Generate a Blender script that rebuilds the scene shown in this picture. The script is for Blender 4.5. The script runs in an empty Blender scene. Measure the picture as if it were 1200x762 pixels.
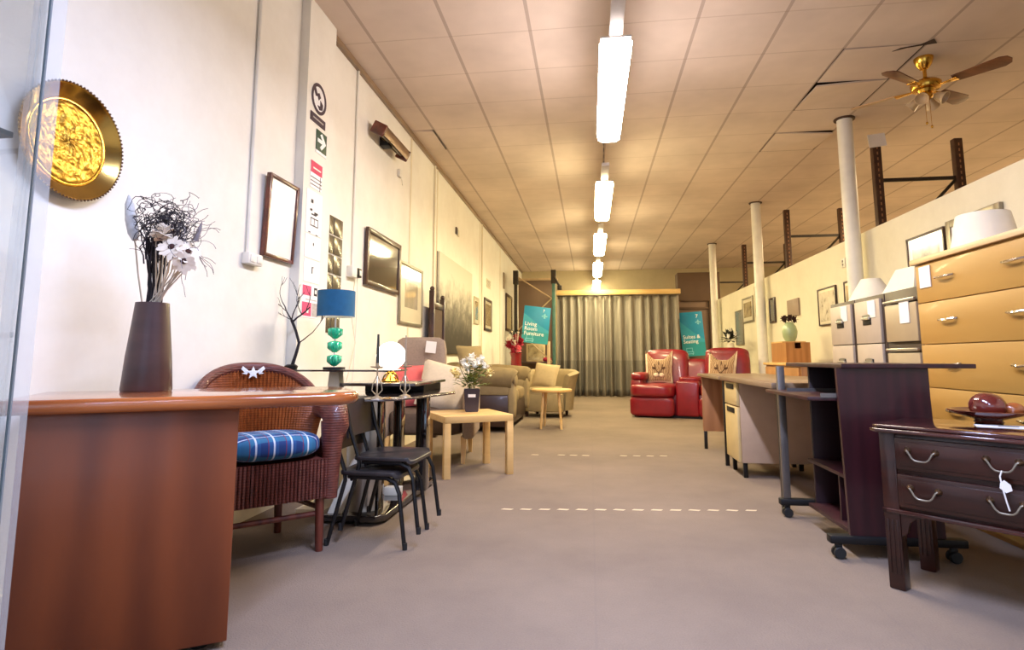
import bpy, bmesh, math, random
from mathutils import Matrix, Vector, Euler
random.seed(11)
PI = math.pi
R = math.radians
COL = bpy.context.scene.collection

# ------------------------------------------------------------------ materials
def newmat(name):
    m = bpy.data.materials.new(name); m.use_nodes = True
    nt = m.node_tree
    return m, nt, nt.nodes['Principled BSDF']

def inp(b, k, v):
    if k in b.inputs: b.inputs[k].default_value = v

def c4(c): return (c[0], c[1], c[2], 1.0)

def srgb(r, g, b):
    def f(x):
        x /= 255.0
        return x/12.92 if x <= 0.04045 else ((x+0.055)/1.055)**2.4
    return (f(r), f(g), f(b))

def coords(nt, scale=(1,1,1), kind='Object', rot=(0,0,0)):
    tc = nt.nodes.new('ShaderNodeTexCoord'); mp = nt.nodes.new('ShaderNodeMapping')
    mp.inputs['Scale'].default_value = scale; mp.inputs['Rotation'].default_value = rot
    nt.links.new(tc.outputs[kind], mp.inputs['Vector'])
    return mp.outputs['Vector']

def ramp(nt, fac, stops):
    r = nt.nodes.new('ShaderNodeValToRGB')
    while len(r.color_ramp.elements) < len(stops): r.color_ramp.elements.new(0.5)
    for e, (p, c) in zip(r.color_ramp.elements, stops):
        e.position = p; e.color = c4(c)
    nt.links.new(fac, r.inputs['Fac'])
    return r.outputs['Color']

def noise(nt, vec, scale, detail=3, rough=0.5):
    n = nt.nodes.new('ShaderNodeTexNoise')
    n.inputs['Scale'].default_value = scale; n.inputs['Detail'].default_value = detail
    n.inputs['Roughness'].default_value = rough
    nt.links.new(vec, n.inputs['Vector'])
    return n.outputs['Fac']

def bump(nt, b, h, strength=0.2, dist=0.01):
    n = nt.nodes.new('ShaderNodeBump'); n.inputs['Strength'].default_value = strength
    n.inputs['Distance'].default_value = dist
    nt.links.new(h, n.inputs['Height']); nt.links.new(n.outputs['Normal'], b.inputs['Normal'])

def mix(c, k): return (min(c[0]*k, 1), min(c[1]*k, 1), min(c[2]*k, 1))

def plain(name, col, rough=0.5, metal=0.0, var=0.12, sc=12, bmp=0.0, bsc=200, coat=0.0, spec=0.5, scale=(1,1,1)):
    m, nt, b = newmat(name)
    v = coords(nt, scale)
    n = noise(nt, v, sc)
    nt.links.new(ramp(nt, n, [(0.3, mix(col, 1-var)), (0.7, mix(col, 1+var))]), b.inputs['Base Color'])
    inp(b, 'Roughness', rough); inp(b, 'Metallic', metal); inp(b, 'Coat Weight', coat); inp(b, 'Coat Roughness', 0.08)
    inp(b, 'Specular IOR Level', spec)
    if bmp: bump(nt, b, noise(nt, v, bsc, 2), bmp, 0.004)
    return m

def wood(name, c1, c2, rough=0.4, axis=0, sc=3.0, coat=0.0, stretch=12, spec=0.5):
    m, nt, b = newmat(name)
    s = [stretch, stretch, stretch]; s[axis] = 1.0
    v = coords(nt, tuple(s))
    n = noise(nt, v, sc, 6, 0.6)
    w = nt.nodes.new('ShaderNodeTexWave'); w.inputs['Scale'].default_value = 0.35; w.inputs['Distortion'].default_value = 9
    w.inputs['Detail'].default_value = 3; nt.links.new(v, w.inputs['Vector'])
    mx = nt.nodes.new('ShaderNodeMath'); mx.operation = 'MULTIPLY_ADD'
    mx.inputs[1].default_value = 0.3; nt.links.new(w.outputs['Fac'], mx.inputs[0])
    m2 = nt.nodes.new('ShaderNodeMath'); m2.operation = 'MULTIPLY'; m2.inputs[1].default_value = 0.7
    nt.links.new(n, m2.inputs[0]); nt.links.new(m2.outputs[0], mx.inputs[2])
    nt.links.new(ramp(nt, mx.outputs[0], [(0.28, c1), (0.72, c2)]), b.inputs['Base Color'])
    inp(b, 'Roughness', rough); inp(b, 'Coat Weight', coat); inp(b, 'Coat Roughness', 0.06); inp(b, 'Specular IOR Level', spec)
    return m

def emit(name, col, s):
    m, nt, b = newmat(name)
    inp(b, 'Base Color', c4(col)); inp(b, 'Emission Color', c4(col)); inp(b, 'Emission Strength', s)
    return m

def glassy(name, tint=(0.93,0.97,0.97), fres=0.12, haze=0.0, hazecol=(0.8,0.88,0.9), rough=0.02):
    m, nt, b = newmat(name)
    out = nt.nodes['Material Output']
    tr = nt.nodes.new('ShaderNodeBsdfTransparent'); tr.inputs['Color'].default_value = c4(tint)
    gl = nt.nodes.new('ShaderNodeBsdfGlossy'); gl.inputs['Roughness'].default_value = rough
    fr = nt.nodes.new('ShaderNodeFresnel'); fr.inputs['IOR'].default_value = 1.45
    ml = nt.nodes.new('ShaderNodeMath'); ml.operation = 'MULTIPLY'; ml.inputs[1].default_value = fres*8
    cl = nt.nodes.new('ShaderNodeMath'); cl.operation = 'MINIMUM'; cl.inputs[1].default_value = 0.9
    nt.links.new(fr.outputs[0], ml.inputs[0]); nt.links.new(ml.outputs[0], cl.inputs[0])
    mx = nt.nodes.new('ShaderNodeMixShader')
    nt.links.new(cl.outputs[0], mx.inputs[0]); nt.links.new(tr.outputs[0], mx.inputs[1]); nt.links.new(gl.outputs[0], mx.inputs[2])
    last = mx.outputs[0]
    if haze:
        df = nt.nodes.new('ShaderNodeBsdfDiffuse'); df.inputs['Color'].default_value = c4(hazecol)
        m3 = nt.nodes.new('ShaderNodeMixShader'); m3.inputs[0].default_value = haze
        nt.links.new(last, m3.inputs[1]); nt.links.new(df.outputs[0], m3.inputs[2]); last = m3.outputs[0]
    nt.links.new(last, out.inputs['Surface'])
    return m

def mth(nt, op, a, b=None, c=None):
    n = nt.nodes.new('ShaderNodeMath'); n.operation = op
    for i, x in enumerate((a, b, c)):
        if x is None: continue
        if isinstance(x, (int, float)): n.inputs[i].default_value = x
        else: nt.links.new(x, n.inputs[i])
    return n.outputs[0]

def mixc(nt, fac, a, b):
    n = nt.nodes.new('ShaderNodeMix'); n.data_type = 'RGBA'
    if isinstance(fac, (int, float)): n.inputs['Factor'].default_value = fac
    else: nt.links.new(fac, n.inputs['Factor'])
    for k, x in ((6, a), (7, b)):
        if isinstance(x, tuple): n.inputs[k].default_value = c4(x)
        else: nt.links.new(x, n.inputs[k])
    return n.outputs[2]

def sep(nt, v):
    s = nt.nodes.new('ShaderNodeSeparateXYZ'); nt.links.new(v, s.inputs[0]); return s.outputs

def m_ceiling():
    m, nt, b = newmat('ceiling_tiles')
    v = coords(nt); x, y, z = sep(nt, v)
    def line(a, off, per, w):
        f = mth(nt, 'FRACT', mth(nt, 'DIVIDE', mth(nt, 'SUBTRACT', a, off - per/2), per))
        d = mth(nt, 'ABSOLUTE', mth(nt, 'SUBTRACT', f, 0.5))
        return mth(nt, 'LESS_THAN', d, w/per/2)
    lx = line(x, GX0, GP, 0.026); ly = line(y, GY0, GQ, 0.013)
    n = noise(nt, v, 0.9, 4, 0.6)
    base = ramp(nt, n, [(0.3, srgb(196,180,166)), (0.7, srgb(222,205,190))])
    c = mixc(nt, mth(nt, 'MULTIPLY', ly, 0.3), base, srgb(150,128,106))
    c = mixc(nt, mth(nt, 'MULTIPLY', lx, 0.5), c, srgb(132,112,98))
    nt.links.new(c, b.inputs['Base Color']); inp(b, 'Roughness', 0.9); inp(b, 'Specular IOR Level', 0.2)
    bump(nt, b, noise(nt, v, 90, 2), 0.15, 0.004)
    return m

def m_carpet():
    m, nt, b = newmat('carpet')
    v = coords(nt)
    n1 = noise(nt, v, 0.8, 5, 0.65); n2 = noise(nt, v, 160, 2)
    c1 = ramp(nt, n1, [(0.3, srgb(120,106,94)), (0.7, srgb(145,129,113))])
    c2 = mixc(nt, mth(nt, 'MULTIPLY', n2, 0.45), c1, srgb(96,84,76))
    x, y, z = sep(nt, v)
    sx = mth(nt, 'LESS_THAN', mth(nt, 'FRACT', mth(nt, 'DIVIDE', x, 1.0)), 0.008)
    c3 = mixc(nt, mth(nt, 'MULTIPLY', sx, 0.15), c2, srgb(110,100,95))
    nt.links.new(c3, b.inputs['Base Color']); inp(b, 'Roughness', 0.95); inp(b, 'Specular IOR Level', 0.15)
    bump(nt, b, n2, 0.5, 0.006)
    return m

def m_plaster(name, a, c):
    m, nt, b = newmat(name)
    v = coords(nt)
    n = noise(nt, v, 1.6, 5, 0.7)
    nt.links.new(ramp(nt, n, [(0.3, a), (0.6, c)]), b.inputs['Base Color'])
    inp(b, 'Roughness', 0.75); inp(b, 'Specular IOR Level', 0.25)
    bump(nt, b, noise(nt, v, 14, 4), 0.12, 0.01)
    return m

def m_plaid():
    m, nt, b = newmat('plaid_cloth')
    v = coords(nt); x, y, z = sep(nt, v)
    def st(a, per, w, off=0.0):
        f = mth(nt, 'FRACT', mth(nt, 'ADD', mth(nt, 'DIVIDE', a, per), off)); return mth(nt, 'LESS_THAN', f, w)
    c = mixc(nt, mth(nt, 'MULTIPLY', st(x, .075, .45), 0.6), srgb(30,76,132), srgb(18,34,92))
    c = mixc(nt, mth(nt, 'MULTIPLY', st(y, .075, .4), 0.5), c, srgb(52,128,160))
    c = mixc(nt, mth(nt, 'MULTIPLY', st(x, .075, .1, .3), 0.85), c, srgb(205,215,225))
    c = mixc(nt, mth(nt, 'MULTIPLY', st(y, .075, .1, .5), 0.85), c, srgb(190,205,225))
    c = mixc(nt, mth(nt, 'MULTIPLY', st(x, .075, .05, .6), 0.8), c, srgb(120,40,60))
    nt.links.new(c, b.inputs['Base Color']); inp(b, 'Roughness', 0.9)
    return m

def m_wicker(name, a, c):
    m, nt, b = newmat(name)
    v = coords(nt)
    w = nt.nodes.new('ShaderNodeTexWave'); w.wave_type = 'BANDS'; w.bands_direction = 'Z'
    w.inputs['Scale'].default_value = 26; w.inputs['Distortion'].default_value = 1.2; w.inputs['Detail'].default_value = 2
    nt.links.new(v, w.inputs['Vector'])
    n = noise(nt, v, 25, 3)
    f = mth(nt, 'MULTIPLY_ADD', w.outputs['Fac'], 0.25, mth(nt, 'MULTIPLY', n, 0.75))
    nt.links.new(ramp(nt, f, [(0.2, a), (0.75, c)]), b.inputs['Base Color'])
    inp(b, 'Roughness', 0.45); inp(b, 'Coat Weight', 0.2)
    bump(nt, b, w.outputs['Fac'], 0.3, 0.004)
    return m

def m_picture(name, stops, sc=3, rough=0.15, stretch=(1,1,1), coat=0.6):
    m, nt, b = newmat(name)
    v = coords(nt, stretch)
    n = noise(nt, v, sc, 5, 0.6)
    nt.links.new(ramp(nt, n, stops), b.inputs['Base Color'])
    inp(b, 'Roughness', rough); inp(b, 'Coat Weight', coat); inp(b, 'Coat Roughness', 0.03)
    return m

def m_canvas():       # pale sky at the top melting into dark misty trees below
    m, nt, b = newmat('misty_forest_print')
    v = coords(nt); x, y, z = sep(nt, v)
    n = noise(nt, v, 3.2, 6, 0.62); n2 = noise(nt, v, 13, 4, 0.7)
    h = mth(nt, 'ADD', mth(nt, 'MULTIPLY', z, -0.78), mth(nt, 'MULTIPLY_ADD', n, 0.75, mth(nt, 'MULTIPLY', n2, 0.25)))
    h = mth(nt, 'ADD', h, 0.5)
    nt.links.new(ramp(nt, h, [(0.22, srgb(205,200,182)), (0.42, srgb(172,166,148)), (0.55, srgb(112,106,92)), (0.8, srgb(62,58,50))]), b.inputs['Base Color'])
    inp(b, 'Roughness', 0.6)
    return m

def m_curtain():      # streaky cloth colour, darker below a fixed height
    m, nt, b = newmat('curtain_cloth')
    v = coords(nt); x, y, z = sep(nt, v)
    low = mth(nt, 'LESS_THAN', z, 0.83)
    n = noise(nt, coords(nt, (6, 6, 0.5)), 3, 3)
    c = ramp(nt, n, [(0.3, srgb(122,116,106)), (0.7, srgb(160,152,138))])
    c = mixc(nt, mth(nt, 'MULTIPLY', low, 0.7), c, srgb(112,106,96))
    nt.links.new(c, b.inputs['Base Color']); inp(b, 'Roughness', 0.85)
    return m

def m_catface():
    m, nt, b = newmat('cat_fur_print')
    w = nt.nodes.new('ShaderNodeTexWave'); w.inputs['Scale'].default_value = 13; w.inputs['Distortion'].default_value = 9
    w.inputs['Detail'].default_value = 3
    nt.links.new(coords(nt), w.inputs['Vector'])
    nt.links.new(ramp(nt, w.outputs['Fac'], [(0.15, srgb(128,98,72)), (0.55, srgb(164,132,100)), (0.9, srgb(188,158,126))]), b.inputs['Base Color'])
    inp(b, 'Roughness', 0.85)
    return m

def m_brass_relief():
    m, nt, b = newmat('embossed_brass')
    v = coords(nt)
    vo = nt.nodes.new('ShaderNodeTexVoronoi'); vo.inputs['Scale'].default_value = 26; nt.links.new(v, vo.inputs['Vector'])
    n = noise(nt, v, 30, 4)
    h = mth(nt, 'ADD', vo.outputs['Distance'], mth(nt, 'MULTIPLY', n, 1.0))
    inp(b, 'Base Color', c4(srgb(176,140,58))); inp(b, 'Metallic', 1.0); inp(b, 'Roughness', 0.3)
    bump(nt, b, h, 0.45, 0.012)
    return m

GX0, GP, GY0, GQ = -1.02, 0.61, 4.07, 0.585
HC = 3.32
M = {}
M['ceiling'] = m_ceiling(); M['carpet'] = m_carpet()
M['wall'] = m_plaster('cream_wall', srgb(228,223,210), srgb(238,234,222))
M['partition'] = m_plaster('partition_wall', srgb(216,208,182), srgb(226,219,194))
M['end_wall'] = m_plaster('end_wall', srgb(186,172,138), srgb(196,182,148))
M['white_gloss'] = plain('white_paint', srgb(228,224,212), 0.4, var=0.04)
M['cream_paint'] = plain('cream_paint', srgb(222,212,186), 0.5, var=0.05)
M['void'] = plain('dark_void', (0.05,0.028,0.018), 0.95)
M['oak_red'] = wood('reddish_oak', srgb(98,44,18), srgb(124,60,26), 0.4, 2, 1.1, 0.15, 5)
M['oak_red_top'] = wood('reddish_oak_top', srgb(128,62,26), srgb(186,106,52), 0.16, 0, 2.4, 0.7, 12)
M['mahog'] = wood('dark_mahogany', srgb(34,13,9), srgb(58,24,15), 0.3, 0, 3, 0.25)
M['mahog_top'] = wood('polished_mahogany', srgb(48,20,18), srgb(78,36,30), 0.16, 0, 3, 0.8)
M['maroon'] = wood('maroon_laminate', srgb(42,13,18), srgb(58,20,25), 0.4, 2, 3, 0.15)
M['maroon_shaded'] = wood('maroon_laminate_shaded', srgb(28,9,12), srgb(40,14,17), 0.45, 0, 3, 0.1)  # same laminate darkened: recess shade put into the colour
M['pine'] = wood('pale_birch', srgb(206,164,98), srgb(226,188,124), 0.4, 0, 1.6, 0.1)
M['beech'] = wood('golden_beech', srgb(172,128,58), srgb(186,142,70), 0.45, 1, 0.8, 0.05, 6)
M['beech_lt'] = wood('golden_beech_edge', srgb(206,172,118), srgb(216,184,132), 0.42, 1, 1.5, 0.1)
M['tanbox'] = wood('tan_wood', srgb(152,102,50), srgb(176,124,68), 0.45, 2, 2)
M['desk_top'] = wood('grey_oak_laminate', srgb(118,96,72), srgb(150,126,98), 0.32, 1, 2, 0.2)
M['desk_brown'] = wood('brown_laminate', srgb(150,102,66), srgb(172,122,82), 0.5, 2, 2)
M['desk_side'] = plain('beige_pedestal', srgb(186,160,136), 0.5, var=0.04)
M['drawer_tan'] = plain('tan_drawer', srgb(208,184,128), 0.45, var=0.04)
M['blackm'] = plain('black_metal', (0.008,0.007,0.007), 0.35, 0.0, coat=0.0, spec=0.35)
M['blackp'] = plain('black_plastic', (0.008,0.007,0.007), 0.5, spec=0.3)
M['chairseat'] = plain('worn_black_seat', (0.028,0.024,0.024), 0.36, var=0.35, sc=8, coat=0.1)
M['blackglass'] = plain('black_glass', (0.012,0.010,0.010), 0.05, coat=1.0, spec=0.8)
M['smoke_top'] = plain('smoked_glass_top', (0.06,0.045,0.04), 0.06, coat=1.0, spec=0.8)
M['silver'] = plain('silver_metal', srgb(190,188,184), 0.28, 0.9, var=0.06)
M['grey_metal'] = plain('grey_metal', srgb(120,114,108), 0.4, 0.6)
M['chrome'] = plain('chrome', srgb(220,215,205), 0.12, 1.0, var=0.03)
M['brass'] = plain('polished_brass', srgb(214,166,70), 0.18, 1.0, var=0.05)
M['brass_rim'] = plain('plate_brass', srgb(186,154,84), 0.16, 1.0, var=0.06)
M['brass_relief'] = m_brass_relief()
M['tarnish'] = plain('tarnished_rim', srgb(110,84,60), 0.3, 0.8)
M['wicker'] = m_wicker('brown_wicker', srgb(70,32,26), srgb(120,62,50))
M['wicker_or'] = m_wicker('orange_wicker', srgb(116,56,20), srgb(180,98,44))
M['plaid'] = m_plaid()
M['walnut'] = wood('red_brown_wood', srgb(72,30,22), srgb(110,50,34), 0.4, 2, 3, 0.2)
M['vase_brown'] = plain('dark_brown_vase', srgb(62,38,36), 0.38, var=0.25, sc=6, coat=0.2, scale=(1,1,3))
M['twig'] = plain('black_twig', srgb(36,30,34), 0.8, var=0.4, sc=40)
M['twig_grey'] = plain('grey_twig', srgb(120,112,112), 0.8, var=0.3, sc=40)
M['straw'] = plain('straw_stem', srgb(196,184,166), 0.8)
M['petal'] = plain('cream_petal', srgb(230,216,196), 0.8, var=0.1, sc=30)
M['pampas'] = plain('white_pampas', srgb(186,186,184), 0.95, var=0.1, sc=60, bmp=0.6, bsc=120)
M['seedhead'] = plain('dark_seedhead', srgb(58,30,22), 0.9)
M['paper'] = plain('white_paper', srgb(236,232,224), 0.7, var=0.02)
M['paper_cool'] = plain('printed_white_paper', srgb(240,240,240), 0.6, var=0.02)
M['ink'] = plain('black_ink', srgb(42,36,40), 0.7)
M['inkpurple'] = plain('dark_purple_ink', srgb(58,38,52), 0.6)
M['green_sign'] = plain('dark_green_sign', srgb(30,66,44), 0.5)
M['pink'] = plain('pink_print', srgb(206,68,112), 0.6, var=0.08)
M['pinkred'] = plain('red_pink_print', srgb(200,48,88), 0.6, var=0.08)
M['greyprint'] = plain('grey_print', srgb(176,168,164), 0.6, var=0.2, sc=50)
M['teal_a'] = plain('teal_sign_dark', srgb(18,140,182), 0.45, var=0.04)
M['teal_b'] = plain('teal_sign_mid', srgb(46,160,188), 0.45, var=0.04)
M['teal_c'] = plain('teal_sign_low', srgb(36,150,160), 0.45, var=0.04)
M['signwhite'] = plain('white_lettering', srgb(238,244,244), 0.5, var=0.02)
M['signpale'] = plain('pale_blue_lettering', srgb(130,205,220), 0.5, var=0.02)
M['mirror'] = plain('mirror_glass', srgb(96,88,72), 0.22, 0.35, var=0.1)
M['framewhite'] = plain('glazed_white_face', srgb(238,236,230), 0.25, var=0.02, coat=0.4)  # plain white; on the framed mirror it stands for a painted reflection
M['darkwood'] = wood('dark_frame_wood', srgb(40,22,16), srgb(70,38,26), 0.35, 0, 4, 0.3)
M['redwood'] = wood('red_frame_wood', srgb(70,30,22), srgb(112,50,34), 0.3, 0, 4, 0.4)
M['silverframe'] = plain('pewter_frame', srgb(150,142,124), 0.35, 0.6, var=0.08)
M['paleframe'] = plain('pale_frame', srgb(196,186,158), 0.4, 0.2, var=0.06)
M['darkpic'] = m_picture('dark_picture', [(0.3, srgb(58,50,40)), (0.6, srgb(96,86,70)), (0.8, srgb(140,128,104))], 2.5, 0.08, (1,1,1), 1.0)
M['mount'] = plain('cream_mount', srgb(214,204,176), 0.35, var=0.03, coat=0.5)
M['pic_grey'] = m_picture('grey_print_art', [(0.3, srgb(120,112,96)), (0.65, srgb(176,166,144))], 4)
M['pic_sepia'] = m_picture('sepia_print_art', [(0.3, srgb(104,88,62)), (0.55, srgb(176,158,120)), (0.8, srgb(206,192,158))], 7)
M['pic_flower'] = m_picture('flower_print_art', [(0.36, srgb(132,120,104)), (0.47, srgb(206,196,174)), (0.6, srgb(222,212,188))], 9)
M['pic_pale'] = m_picture('pale_print_art', [(0.36, srgb(150,150,140)), (0.5, srgb(206,204,190)), (0.7, srgb(222,220,206))], 5)
M['pic_taupe'] = m_picture('taupe_art', [(0.3, srgb(136,116,98)), (0.7, srgb(156,136,116))], 3, 0.6, coat=0.0)
M['pic_mirror'] = plain('grey_mirror_glass', srgb(168,170,164), 0.12, 0.6, var=0.04)
M['canvas'] = m_canvas()
M['blue_shade'] = plain('blue_lampshade', srgb(12,86,124), 0.75, var=0.08, sc=30)
M['shade_in'] = plain('white_shade_lining', srgb(238,238,230), 0.7)
M['green_glass'] = plain('green_glass_drops', srgb(20,186,132), 0.12, var=0.35, sc=40, coat=1.0)
M['globe'] = emit('lit_glass_globe', (1.0,0.88,0.68), 9)
M['candle_dark'] = plain('dark_green_candle', srgb(46,48,42), 0.45)
M['candle_grey'] = plain('grey_glass_stem', srgb(150,136,116), 0.2)
M['wire'] = plain('pale_bronze_wire', srgb(176,160,132), 0.35, 0.7)
M['grey_fab'] = plain('taupe_upholstery', srgb(150,132,116), 0.9, var=0.08, sc=60, bmp=0.3)
M['grey_fab_dk'] = plain('dark_taupe_upholstery', srgb(88,72,60), 0.9, var=0.1, sc=60, bmp=0.3)
M['pink_fab'] = plain('coral_pink_cushion', srgb(222,104,100), 0.9, var=0.05, sc=40, bmp=0.2)
M['cream_fab'] = plain('pale_linen_cushion', srgb(204,188,162), 0.9, var=0.05, sc=40, bmp=0.2)
M['olive'] = plain('olive_suede', srgb(126,108,74), 0.85, var=0.12, sc=10, bmp=0.2)
M['olive_lt'] = plain('pale_olive_suede', srgb(144,126,90), 0.85, var=0.1, sc=10, bmp=0.2)
M['brown_leather'] = plain('dark_brown_leather', srgb(52,30,20), 0.4, var=0.15, coat=0.2)
M['tub'] = plain('beige_suede', srgb(152,134,98), 0.85, var=0.1, sc=10, bmp=0.2)
M['tub_cush'] = plain('sand_cushion', srgb(190,168,126), 0.85, var=0.06, sc=20, bmp=0.2)
M['red_leather'] = plain('red_leather', srgb(130,16,30), 0.36, var=0.12, sc=9, bmp=0.15, bsc=60, coat=0.25)
M['cat'] = m_catface()
M['cat_white'] = plain('white_fur_print', srgb(222,202,176), 0.85)
M['cat_dark'] = plain('dark_fur_print', srgb(84,54,36), 0.85)
M['cat_ear'] = plain('pinkish_ear_print', srgb(206,130,104), 0.85)
M['potblack'] = plain('dark_plum_pot', srgb(46,32,36), 0.35, var=0.1, coat=0.3)
M['leaf'] = plain('green_leaf', srgb(92,104,44), 0.6, var=0.4, sc=30)
M['leaf_dk'] = plain('dark_leaf', srgb(34,36,26), 0.6, var=0.4, sc=30)
M['bloom_white'] = plain('white_bloom', srgb(232,228,216), 0.8, var=0.06, sc=30)
M['bloom_cream'] = plain('cream_bloom', srgb(226,206,140), 0.8, var=0.1, sc=30)
M['bloom_red'] = plain('crimson_bloom', srgb(164,24,52), 0.6, var=0.2, sc=30)
M['bloom_pink'] = plain('pink_bloom', srgb(238,120,132), 0.6, var=0.1, sc=30)
M['redvase'] = plain('dark_red_vase', srgb(124,20,28), 0.25, var=0.1, coat=0.6)
M['greenvase'] = plain('sage_green_vase', srgb(156,172,128), 0.3, var=0.08, coat=0.4)
M['rackmetal'] = plain('brown_rack_steel', srgb(74,50,36), 0.55, 0.3, var=0.25, sc=14)
M['rackdark'] = plain('dark_rack_steel', srgb(48,40,32), 0.55, 0.3, var=0.2)
M['rackteal'] = plain('teal_rack_steel', srgb(70,108,98), 0.5, 0.2, var=0.15)
M['rackpale'] = plain('pale_rack_bar', srgb(196,170,132), 0.5, 0.1, var=0.1)
M['brownboard'] = plain('brown_board', srgb(122,100,82), 0.7, var=0.06, sc=4)
M['brownboard_dk'] = plain('dark_brown_board', srgb(92,70,50), 0.65, var=0.08, sc=4)
M['pelmet'] = wood('pale_pelmet_wood', srgb(202,164,98), srgb(222,188,126), 0.5, 0, 2)
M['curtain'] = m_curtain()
M['fil_grey'] = plain('putty_steel', srgb(184,168,148), 0.4, var=0.03)
M['fil_brown'] = plain('dark_brown_steel', srgb(58,42,32), 0.45, var=0.06)
M['fil_tan'] = plain('khaki_steel', srgb(172,152,118), 0.4, var=0.03)
M['lampwhite'] = plain('white_lampshade', srgb(236,228,206), 0.8, var=0.03)
M['lampcream'] = plain('ivory_lampshade', srgb(240,230,200), 0.8, var=0.03)
M['fan_blade'] = wood('brown_fan_blade', srgb(92,54,34), srgb(128,82,54), 0.35, 0, 3, 0.2)
M['fan_cane'] = plain('tan_fan_blade', srgb(176,140,96), 0.4, var=0.06)
M['frost'] = plain('frosted_glass_cup', srgb(206,180,140), 0.25, var=0.05)
M['tube'] = emit('lit_diffuser', (1.0,0.84,0.50), 42.0)
M['tube_cool'] = emit('lit_diffuser_near', (1.0,0.88,0.86), 46.0)
M['fixture'] = plain('white_enamel', srgb(206,200,194), 0.4)
M['glass'] = glassy('clear_glass', (0.975,0.99,0.995), 0.04)
M['glass_edge'] = glassy('glass_edge_strip', (0.97,0.975,0.975), 0.02, 0.16, (0.9,0.92,0.92), 0.2)
M['glass_line'] = plain('dark_glass_edge', srgb(74,88,92), 0.2, var=0.05, coat=0.6)
M['win_glass'] = glassy('window_glass', (0.97,0.98,1.0), 0.05)
M['blackedge'] = plain('smoked_glass_edge', srgb(36,30,30), 0.1, coat=0.8)
M['bowlwood'] = wood('turned_wood', srgb(66,24,16), srgb(110,46,30), 0.2, 0, 4, 0.8)
M['ballwood'] = wood('burgundy_wood', srgb(84,26,22), srgb(120,46,36), 0.18, 0, 4, 0.9)
M['ballwood2'] = wood('honey_wood', srgb(150,78,36), srgb(184,110,58), 0.2, 0, 4, 0.8)
M['tape'] = plain('worn_white_tape', srgb(196,180,150), 0.7, var=0.08)
M['plastic_white'] = plain('white_plastic', srgb(226,222,210), 0.4, var=0.02)
M['rubber'] = plain('black_rubber', (0.01,0.01,0.01), 0.6)
M['heaterbody'] = plain('heater_bronze', srgb(120,94,72), 0.3, 0.7, var=0.1)
M['star'] = plain('white_star', srgb(244,244,240), 0.35, var=0.02)

# ------------------------------------------------------------------ mesh helpers
def BM(): return bmesh.new()

def put(bm, t, mx=None):
    if mx is not None: bmesh.ops.transform(t, matrix=mx, verts=t.verts)
    me = bpy.data.meshes.new('tmp'); t.to_mesh(me); t.free()
    bm.from_mesh(me); bpy.data.meshes.remove(me)

def TR(loc=(0,0,0), rz=0, rx=0, ry=0):
    return Matrix.Translation(loc) @ Euler((rx, ry, rz)).to_matrix().to_4x4()

def box(bm, c, s, bev=0.0, rz=0, rx=0, ry=0, seg=2):
    t = BM(); bmesh.ops.create_cube(t, size=1.0)
    bmesh.ops.scale(t, vec=s, verts=t.verts)
    if bev: bmesh.ops.bevel(t, geom=list(t.edges), offset=min(bev, min(s)*0.49), segments=seg, profile=0.5, affect='EDGES')
    put(bm, t, TR(c, rz, rx, ry))

def b2(bm, x0, x1, y0, y1, z0, z1, bev=0.0, seg=2):
    box(bm, ((x0+x1)/2, (y0+y1)/2, (z0+z1)/2), (x1-x0, y1-y0, z1-z0), bev, seg=seg)

def puff(bm, c, s, p=4.0, n=10, mx=None, pz=None):
    """superellipsoid pillow box of full size s"""
    t = BM(); bmesh.ops.create_cube(t, size=2.0)
    bmesh.ops.subdivide_edges(t, edges=list(t.edges), cuts=n, use_grid_fill=True)
    for v in t.verts:
        d = v.co.copy(); q = [math.tan(x*PI/4) if abs(x) <= 1 else x for x in d]
        k = (abs(q[0])**p + abs(q[1])**p + abs(q[2])**p)**(-1.0/p)
        v.co = Vector((q[0]*k*s[0]/2, q[1]*k*s[1]/2, q[2]*k*s[2]/2))
    m = Matrix.Translation(c) if mx is None else Matrix.Translation(c) @ mx
    put(bm, t, m)

def frust(bm, c, b, tp, h, mx=None, bev=0):
    """tapered box: base size b=(x,y), top size tp, height h, base centre c"""
    t = BM()
    vs = [t.verts.new((sx*w[0]/2, sy*w[1]/2, z)) for w, z in ((b, 0), (tp, h)) for sx, sy in ((-1,-1),(1,-1),(1,1),(-1,1))]
    for f in ((3,2,1,0),(4,5,6,7),(0,1,5,4),(1,2,6,5),(2,3,7,6),(3,0,4,7)): t.faces.new([vs[i] for i in f])
    if bev: bmesh.ops.bevel(t, geom=list(t.edges), offset=bev, segments=2, affect='EDGES')
    put(bm, t, Matrix.Translation(c) @ (mx or Matrix()))

def hexa(bm, pts):
    """8 corners: 4 bottom (ccw) then 4 top"""
    t = BM(); vs = [t.verts.new(p) for p in pts]
    for f in ((3,2,1,0),(4,5,6,7),(0,1,5,4),(1,2,6,5),(2,3,7,6),(3,0,4,7)): t.faces.new([vs[i] for i in f])
    put(bm, t)

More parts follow.
